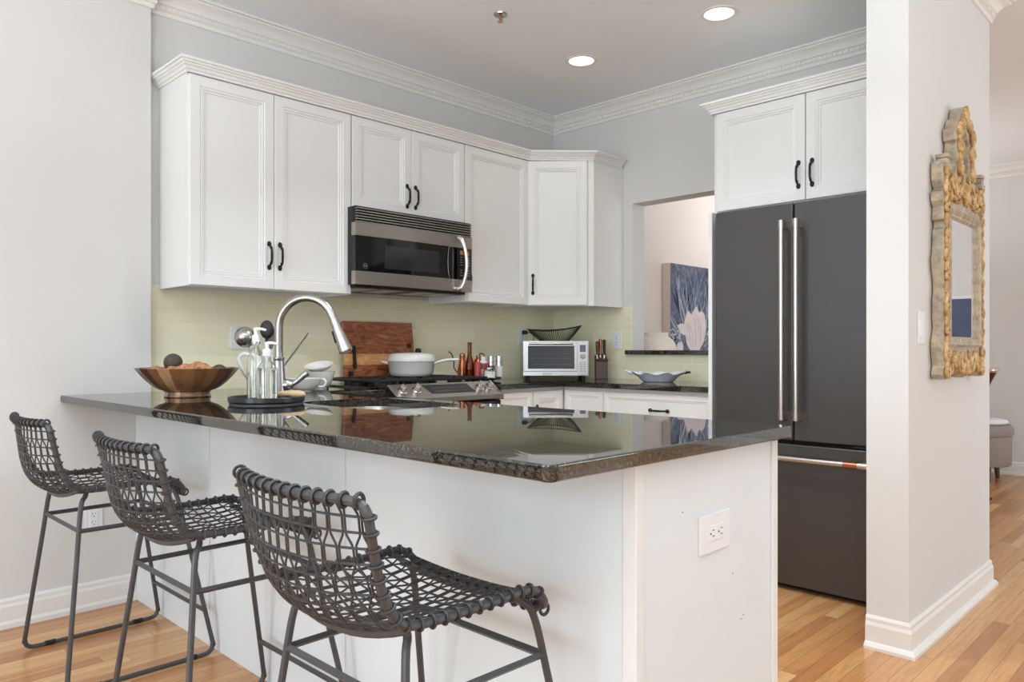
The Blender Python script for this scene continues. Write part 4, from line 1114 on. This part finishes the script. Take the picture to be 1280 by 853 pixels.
# toaster oven on the corner
to = thing('toaster_oven', 'countertop stainless toaster oven with glass door in the corner', 'oven', (3.645, 3.185, CT), -46)
w2 = .208
build('oven_body', MB().box(-w2, .012, .024, w2, .30, .243), m_toast, to, bevel=.006)
build('front_frame', MB().box(-w2 - .002, -.002, .022, w2 + .002, .0118, .246), m_toast, to, bevel=.003)
dr_ = build('door', MB().box(-w2 + .004, -.012, .05, w2 - .072, -.0021, .240), m_toast, to, bevel=.003)
m_ovwin = simple('oven_window', (78, 82, 86), .08)
build('door_window', MB().box(-w2 + .03, -.0135, .068, w2 - .09, -.0121, .214), m_ovwin, dr_)
rk = MB()
for z in (.095, .135, .165):
    for j in range(1): rk.tube([(-w2 + .05, -.0142, z), (w2 - .11, -.0142, z)], .0012, 5)
build('rack_line', rk, m_ring, dr_)
build('handle', MB().tube([(-w2 + .035, -.036, .228), (w2 - .1, -.036, .228)], .0075, 12).box(-w2 + .04, -.036, .222, -w2 + .055, -.011, .234).box(w2 - .12, -.036, .222, w2 - .105, -.011, .234), m_nickel, dr_)
cpt = build('control_panel', MB().box(w2 - .066, -.010, .03, w2 - .004, -.0021, .240), m_toast, to, bevel=.002)
build('screen', MB().box(w2 - .055, -.0112, .175, w2 - .018, -.0101, .22), m_lcd, cpt)
build('dial', MB().lathe([(0, .0), (.016, .0), (.016, -.012), (.013, -.014), (0, -.014)], 24, (w2 - .036, -.0101, .148), 'y'), m_nickel, cpt)
bt_ = MB()
for i in range(5):
    for j in (0, 1): bt_.box(w2 - .055 + j * .021, -.0115, .05 + i * .014, w2 - .04 + j * .021, -.0101, .056 + i * .014)
build('button', bt_, m_ring, cpt)
tx_ = MB().merge(text_mb('Breville', .019), M.Translation((-.055, -.0032, .036)) @ FACE); build('lettering', tx_, m_ring, to)
for dx in (-w2 + .03, w2 - .03):
    for dy in (.03, .27): build('foot', MB().lathe([(0, 0), (.012, 0), (.014, .024), (0, .024)], 14, (dx, dy, 0)), m_black, to)
# basket on the toaster
wbk = thing('wire_basket', 'black wire fruit basket with wavy rim on top of the toaster oven', 'basket', (3.735, 3.275, CT + .2435), -46)
rim = lambda a: V((.178 * cos(a), .12 * sin(a), .083 + .012 * cos(a) + .009 * cos(2 * a)))
bas = lambda a: V((.095 * cos(a), .066 * sin(a), .004))
mbk = MB().tube([rim(2 * pi * i / 64) for i in range(64)], .0032, 8, closed=True)
mbk.tube([bas(2 * pi * i / 48) for i in range(48)], .0032, 8, closed=True)
build('rim_wire', mbk, m_blackwire, wbk)
rb = MB()
for i in range(80):
    a = 2 * pi * i / 80; p, q = bas(a), rim(a); rb.tube([p, p.lerp(q, .5) + V((0, 0, -.004)), q], .0017, 5)
for i in range(-3, 4): rb.tube([(-.08 * (1 - (i / 4) ** 2) ** .5, i * .015, .004), (.08 * (1 - (i / 4) ** 2) ** .5, i * .015, .004)], .0013, 5)
build('basket_wire', rb, m_blackwire, wbk)
# toaster plug
plg = thing('power_plug', 'black plug in the outlet left of the toaster oven', 'plug', (3.742, YA - .016, 1.222))
build('plug_body', MB().box(-.014, -.03, -.013, .014, .0, .013), m_black, plg, bevel=.004)
build('lead', MB().tube(catmull([(.0, -.03, 0), (.02, -.05, -.005), (.05, -.05, -.03), (.06, -.03, -.09), (.06, -.02, -.2)], 6), .003, 6), m_black, plg)

# knife block
kbk = thing('knife_block', 'dark knife block with several knives on the right worktop', 'knife block', (3.895, 3.01, CT), -46)
blk_p = [(-.01, 0), (.075, 0), (.085, .15), (.06, .165), (-.01, .115)]
build('block', MB().prism(blk_p, -.038, .038, 'yz'), m_block, kbk, bevel=.003)
build('front_plate', MB().box(-.03, -.0125, .005, .03, -.0105, .108), simple('grey_plate', (92, 84, 82), .3, .4), kbk)
build('band', MB().box(-.042, -.014, .113, .042, .03, .128), m_darkcopper, kbk, bevel=.003)
kh = [(-.026, .02, .245, m_block, 'brown handled knife at the left of the knife block'), (-.004, .03, .26, m_copper, 'copper toned handled knife in the middle of the knife block'), (.02, .02, .255, m_black, 'black handled knife at the right of the knife block'), (-.03, .045, .25, m_label, 'pale handled tool at the back left of the knife block')]
for dx, dy, top, mt, lb in kh:
    wp = WM[kbk.name] @ V((dx, dy, .14)); k2 = thing('kitchen_knife', lb, 'knife', tuple(wp), -46, 'knives in the knife block')
    h_ = top - .14
    build('handle', MB().tube([(0, 0, 0.016), (0, .004, h_ * .5 + .01), (0, .009, h_ - .006), (0, .01, h_)], [.008, .0105, .0115, .006], 10, flat=1.3), mt, k2)
    build('bolster', MB().tube([(0, -.002, -.012), (0, 0, .0155)], .0065, 8), m_nickel, k2)

# shell dish
dsh = thing('serving_dish', 'pale blue ruffled ceramic dish on the worktop below the ledge', 'dish', (3.79, 2.51, CT), -46)
lo = []; N_ = 64
def ring_(rx, ry_, z, wv=0, lift=0):
    out = []
    for i in range(N_):
        a = 2 * pi * i / N_; k_ = 1 + wv * cos(9 * a)
        out.append((rx * k_ * cos(a), ry_ * k_ * sin(a), z + wv * .12 * cos(9 * a) + lift * abs(cos(a)) ** 6))
    return out
build('dish_bowl', MB().loops([ring_(.085, .055, 0), ring_(.095, .062, .006), ring_(.12, .08, .03, .02), ring_(.152, .1, .045, .04, .006), ring_(.165, .107, .05, .06, .012), ring_(.163, .105, .053, .06, .012), ring_(.148, .096, .047, .04, .006), ring_(.115, .075, .033, .02), ring_(.09, .056, .009), ring_(.02, .02, .008)], True, True), m_dish, dsh, smooth=60)
build('dish_handle', MB().tube(catmull([(-.15, 0, .05), (-.175, 0, .058), (-.195, 0, .068)], 5), [.01] * 5 + [.008] * 3 + [.006, .004, .003], 8), m_dish, dsh)
build('dish_handle', MB().tube(catmull([(.15, 0, .052), (.175, 0, .056), (.19, 0, .056)], 5), [.008] * 5 + [.006] * 3 + [.006] * 3, 8), m_darkcopper, dsh)
tag(build('orange_ornament', MB().sphere((0, 0, 0), .02, 16, 10, (1.3, 1, .7)), m_orange), 'small orange shell-like piece in the pale blue dish', 'ornament').location = tuple(WM[dsh.name] @ V((-.075, .01, .045)))

# ------------------------------------------------------------------ beyond the opening
pa = thing('flower_painting', 'unframed canvas painting of a pale pink flower among blue leaves, on the dining wall', 'painting', (5.464, YA, 1.03))
PW, PH, PT = .78, .805, .08
build('canvas', MB().box(0, -PT, 0, PW, -.002, PH), m_canvas, pa, bevel=.002)
build('painted_ground', MB().box(.001, -PT - .0012, .001, PW - .001, -PT - .0002, PH - .001), m_pbg, pa)
rnd = random.Random(3)
def blade(mb, x, z, ang_, L, w_, curl, y):
    pts = []; n = 10; px_, pz = x, z; a = ang_
    left, right = [], []
    for i in range(n + 1):
        t = i / n; ww = w_ * (1 - t) ** .7 * (.5 + t) + .001
        nx, nz = -math.sin(a), math.cos(a)
        left.append((px_ + nx * ww, pz + nz * ww)); right.append((px_ - nx * ww, pz - nz * ww))
        px_ += cos(a) * L / n; pz += sin(a) * L / n; a += curl / n
    poly = [(min(max(p, .004), PW - .004), min(max(q, .004), PH - .004)) for p, q in left + right[::-1]]
    vs = [(p, y, q) for p, q in poly]; m_ = len(left)
    fs = [(i, i + 1, 2 * m_ - 2 - i, 2 * m_ - 1 - i) for i in range(m_ - 1)]
    mb.add(vs, fs)
for mat, nn, wr, yo, nm in ((m_pb2, 46, (.006, .012), .0016, 'painted_leaf'), (m_pb1, 34, (.003, .008), .0020, 'painted_leaf'), (m_pb3, 18, (.002, .005), .0024, 'painted_highlight')):
    mb = MB()
    for i in range(nn):
        x = rnd.uniform(.14, .6); an = R(90) + (.36 - x) * rnd.uniform(.6, 2.6) + rnd.uniform(-.35, .35)
        blade(mb, x, rnd.uniform(.1, .4), an, rnd.uniform(.25, .55), rnd.uniform(*wr), rnd.uniform(-.9, .9), -PT - yo)
    build(nm, mb, mat, pa)
mb = MB()
for i in range(60):
    x, z = rnd.uniform(.01, .2), rnd.uniform(.04, .26)
    if i % 3 == 0: x = rnd.uniform(.45, .7)
    blade(mb, x, z, rnd.uniform(0, 6.2), rnd.uniform(.03, .07), rnd.uniform(.006, .016), rnd.uniform(-2, 2), -PT - .0027)
build('painted_highlight', mb, m_pb3, pa)
def petal(mb, pts, y):
    c_ = (sum(p[0] for p in pts) / len(pts), sum(p[1] for p in pts) / len(pts)); vs = [(c_[0], y, c_[1])] + [(p[0], y, p[1]) for p in pts]
    mb.add(vs, [(0, i + 1, (i + 1) % len(pts) + 1) for i in range(len(pts))])
# outline in the canvas' own frame, metres
fl_ = [(.10, .28), (.17, .30), (.21, .29), (.24, .36), (.28, .42), (.33, .38), (.38, .43), (.42, .46), (.46, .40), (.50, .42), (.55, .39), (.575, .33), (.57, .24), (.555, .18), (.53, .13), (.48, .09), (.46, .05), (.34, .04), (.30, .08), (.25, .13), (.24, .2), (.2, .2), (.15, .22), (.13, .25)]
fw = MB(); petal(fw, fl_, -PT - .0032); petal(fw, [(.10, .12), (.16, .14), (.2, .11), (.2, .06), (.14, .04), (.1, .07)], -PT - .0032)
build('painted_flower', fw, m_ppk, pa)
fs2 = MB()
for (x, z, a, L) in ((.32, .12, 100, .22), (.4, .1, 88, .26), (.47, .14, 80, .2), (.36, .16, 112, .16), (.43, .2, 75, .15)): blade(fs2, x, z, R(a), L, .004, .3, -PT - .0036)
build('petal_line', fs2, m_ppk2, pa)
lathe_thing('pottery_vase', 'cream pottery vase with round shoulder standing on the sideboard seen through the opening', 'vase', (4.57, 3.12, .951), [(0, 0), (.13, 0), (.14, .008), (.19, .06), (.214, .12), (.212, .16), (.2, .195), (.18, .225), (.155, .245), (.148, .25), (.152, .274), (.144, .274), (.138, .25), (.0, .23)], m_vase, n=40)
sb = thing('sideboard', 'low wooden sideboard against the dining wall beneath the painting', 'sideboard', (4.25, 2.985, 0))
build('sideboard_top', MB().box(0, -.14, .92, 1.5, .59, .95), m_block, sb, bevel=.003)
build('sideboard_body', MB().box(.03, -.11, .12, 1.47, .58, .919), m_block, sb, bevel=.002)
for i in range(3): build('door', MB().loops(rings(.46, .74, DRW, .05 + i * .472, .15), True, True).xf(M.Translation((0, -.1102, 0))), m_block, sb)
for px_ in (.05, 1.41):
    for py_ in (-.1, .52): build('leg', MB().prism([(px_, py_), (px_ + .04, py_), (px_ + .04, py_ + .04), (px_, py_ + .04)], 0, .1195), m_block, sb)
# ottoman in the far room
ot = thing('ottoman', 'round taupe upholstered ottoman on dark legs in the far room', 'ottoman', (7.42, 1.73, 0))
build('upholstered_body', MB().lathe([(0, .13), (.275, .13), (.285, .14), (.288, .37), (.286, .375), (.292, .38), (.30, .39), (.302, .44), (.28, .47), (.2, .48), (0, .48)], 48), m_fabric, ot, smooth=50)
for i in range(4):
    a = R(45 + 90 * i); build('leg', MB().tube([(.22 * cos(a), .22 * sin(a), 0), (.21 * cos(a), .21 * sin(a), .131)], [.016, .024], 10), m_block, ot)
lathe_thing('folded_throw', 'white folded throw lying on top of the ottoman', 'throw', (7.40, 1.66, .4805), [(0, 0), (.19, 0), (.2, .012), (.19, .03), (.16, .038), (0, .04)], m_throw)
# silver-headed stand
fsx, fsy = at_u(1229, 5.6)
fs = thing('floor_stand', 'dark tapered stand with wide silver top in the far room', 'stand', (fsx, fsy, 0))
build('stand_pole', MB().lathe([(0, 0), (.055, 0), (.055, .012), (.03, .02), (.016, .05), (.014, .5), (.02, .76), (.045, .85), (.085, .935), (0, .935)], 28), m_darkcopper, fs)
build('silver_top', MB().lathe([(0, .9355), (.092, .9355), (.108, .95), (.11, .962), (.095, .978), (.05, .984), (0, .985)], 28), m_chrome, fs)
ar = thing('wall_art', 'slate blue framed picture on the far room wall, seen in the mirror', 'picture', (7.85, -.28, 1.05), -90)
build('picture_frame', MB().box(-.22, -.03, 0, .22, 0, .55), m_trim, ar, bevel=.003)
build('picture', MB().box(-.19, -.032, .03, .19, -.0305, .52), m_slate, ar)

# ------------------------------------------------------------------ gilded mirror
MX, MZ = 3.475, 0.99
mi = thing('ornate_mirror', 'tall carved gilded mirror with pierced crest on the short wall', 'mirror', (MX, .885, MZ))
D0, D1 = -.004, -.046
def slab_(pts, y0=D0, y1=D1): return MB().prism(pts, y1, y0, 'xz')
gx0, gx1, gz0, gz1 = -.185, .165, .165, .625      # glass, local
gx0, gx1 = -.19, .19
# side pieces: wavy strips
def side(sg):
    edge = [(.285, .0), (.297, .02), (.280, .05), (.292, .09), (.300, .14), (.285, .17), (.272, .20), (.283, .23), (.283, .31), (.268, .335), (.268, .345), (.272, .36), (.282, .40), (.294, .43), (.300, .46), (.286, .48), (.280, .54), (.276, .575)]
    edge2 = [(.262, .58), (.262, .605), (.285, .61), (.276, .66), (.300, .68), (.300, .715), (.268, .73), (.294, .76), (.297, .79), (.292, .83), (.250, .835), (.250, .80)]
    pts = [(x * sg, z) for x, z in edge + edge2] + [(.2 * sg, .76), (.2 * sg, .0 + .06), (.24 * sg, .0)]
    return slab_(pts if sg > 0 else pts[::-1])
for sg in (-1, 1): build('side_carving', side(sg), m_washed, mi, bevel=.004)
bot = [(-.2, .14), (-.2, .05), (-.15, .03), (-.12, .055), (-.06, .02), (0, .0), (.06, .02), (.12, .055), (.15, .03), (.2, .05), (.2, .14)]
build('lower_carving', slab_(bot), m_washed, mi, bevel=.004)
crest_l = [(-.25, .66), (-.25, .79), (-.2, .80), (-.14, .81), (-.115, .86), (-.128, .90), (-.118, .935), (-.14, .94), (-.142, .985), (-.118, .995), (-.10, 1.03), (-.075, 1.04), (-.06, 1.045), (-.045, 1.085), (-.02, 1.095), (0, 1.10)]
inner_l = [(0, 1.0), (-.03, .99), (-.052, .96), (-.058, .92), (-.045, .885), (-.055, .84), (-.04, .8), (0, .79)]
L_ = crest_l + inner_l + [(0, .66)]
build('crest', slab_(L_, D0, D1 - .004), m_washed, mi, bevel=.004)
build('crest', slab_([(-x, z) for x, z in L_][::-1], D0, D1 - .004), m_washed, mi, bevel=.004)
# inner moulded frame
fr_ = [(.0, -.03), (.0, -.052), (.008, -.058), (.016, -.054), (.022, -.048), (.030, -.049), (.036, -.043), (.04, -.038)]
mbf = MB()
def rloop(o, y): return [(gx0 - o, y, gz0 - o), (gx1 + o, y, gz0 - o), (gx1 + o, y, gz1 + o), (gx0 - o, y, gz1 + o)]
W_ = .04
mbf.loops([rloop(W_ - a, b) for a, b in fr_] + [rloop(-.001, -.026), rloop(W_ - .001, -.026), rloop(W_, -.03)], False, False)
build('inner_frame', mbf, m_washed, mi)
build('mirror_glass', MB().box(gx0, -.039, gz0, gx1, -.034, gz1), m_mirror, mi)
# carved gilding: scrolls, leaves and beads on the front
gm = MB(); rg_ = random.Random(5)
def scroll(cx_, cz_, r0, turns=1.4, a0=0, sg=1, th=.009, y=-.05):
    pts = []; n = int(14 * turns) + 6
    for i in range(n):
        t = i / (n - 1); a = a0 + sg * turns * 2 * pi * t; rr = r0 * (1 - .8 * t); pts.append((cx_ + rr * cos(a), y - .006 * t, cz_ + rr * sin(a)))
    gm.tube(pts, [th * (1 - .4 * i / n) for i in range(n)], 8)
def leaf(cx_, cz_, L, a, w_=.35, y=-.05):
    q = MB().sphere((0, 0, 0), L / 2, 10, 8, (1, .3, w_ * .75)); gm.merge(q, M.Translation((cx_, y, cz_)) @ M.Rotation(-a, 4, 'Y'))
for sg in (-1, 1):
    for z, r_, a0 in ((.03, .03, 90), (.10, .028, -90), (.19, .022, 90), (.27, .022, -60), (.40, .024, 90), (.48, .022, -90), (.56, .02, 60), (.66, .026, 90), (.73, .026, -60), (.80, .022, 0)):
        scroll(sg * .258, z, r_, 1.3, R(a0), sg)
    for z in (.06, .145, .23, .31, .36, .44, .52, .61, .70, .77):
        leaf(sg * .262, z, .06, R(90 + sg * rg_.uniform(-25, 25)), .4); leaf(sg * .248, z + .02, .045, R(90 - sg * 30), .35)
    for (x, z, r_, a0) in ((.20, .76, .035, 0), (.13, .74, .04, 90), (.06, .755, .035, 180), (.085, .83, .028, 90), (.09, .92, .03, -90), (.088, .985, .026, 90), (.045, 1.03, .024, 0)): scroll(sg * x, z, r_, 1.5, R(a0), -sg, .011, -.054)
    for (x, z, L, a) in ((.17, .70, .07, 20), (.10, .70, .06, -20), (.03, .72, .07, 60), (.085, .87, .07, 85), (.1, .955, .06, 90), (.07, 1.01, .05, 120), (.02, 1.06, .06, 80), (.22, .71, .06, 80), (.04, .80, .05, 100)): leaf(sg * x, z, L, R(a if sg > 0 else 180 - a), .4, -.054)
    for (x, z, r_, a0) in ((.16, .07, .03, 90), (.09, .06, .032, -90), (.03, .04, .028, 90)): scroll(sg * x, z, r_, 1.4, R(a0), sg, .011)
    for (x, z, L, a) in ((.13, .085, .06, 70), (.06, .085, .06, 110), (.19, .04, .05, 90), (.11, .04, .05, 50)): leaf(sg * x, z, L, R(a if sg > 0 else 180 - a), .4)
leaf(0, .05, .09, R(90), .4); leaf(0, .745, .09, R(90), .45, -.054); leaf(0, 1.065, .08, R(90), .5, -.054)
build('gilded_scrollwork', gm, m_gold, mi)
for sg in (-1, 1):
    build('fluted_cap', MB().box(sg * .25 - .025, -.06, .80, sg * .25 + .025, -.01, .822).box(sg * .25 - .02, -.056, .823, sg * .25 + .02, -.012, .845).box(sg * .25 - .022, -.058, .846, sg * .25 + .022, -.012, .862), m_washed, mi, bevel=.003)
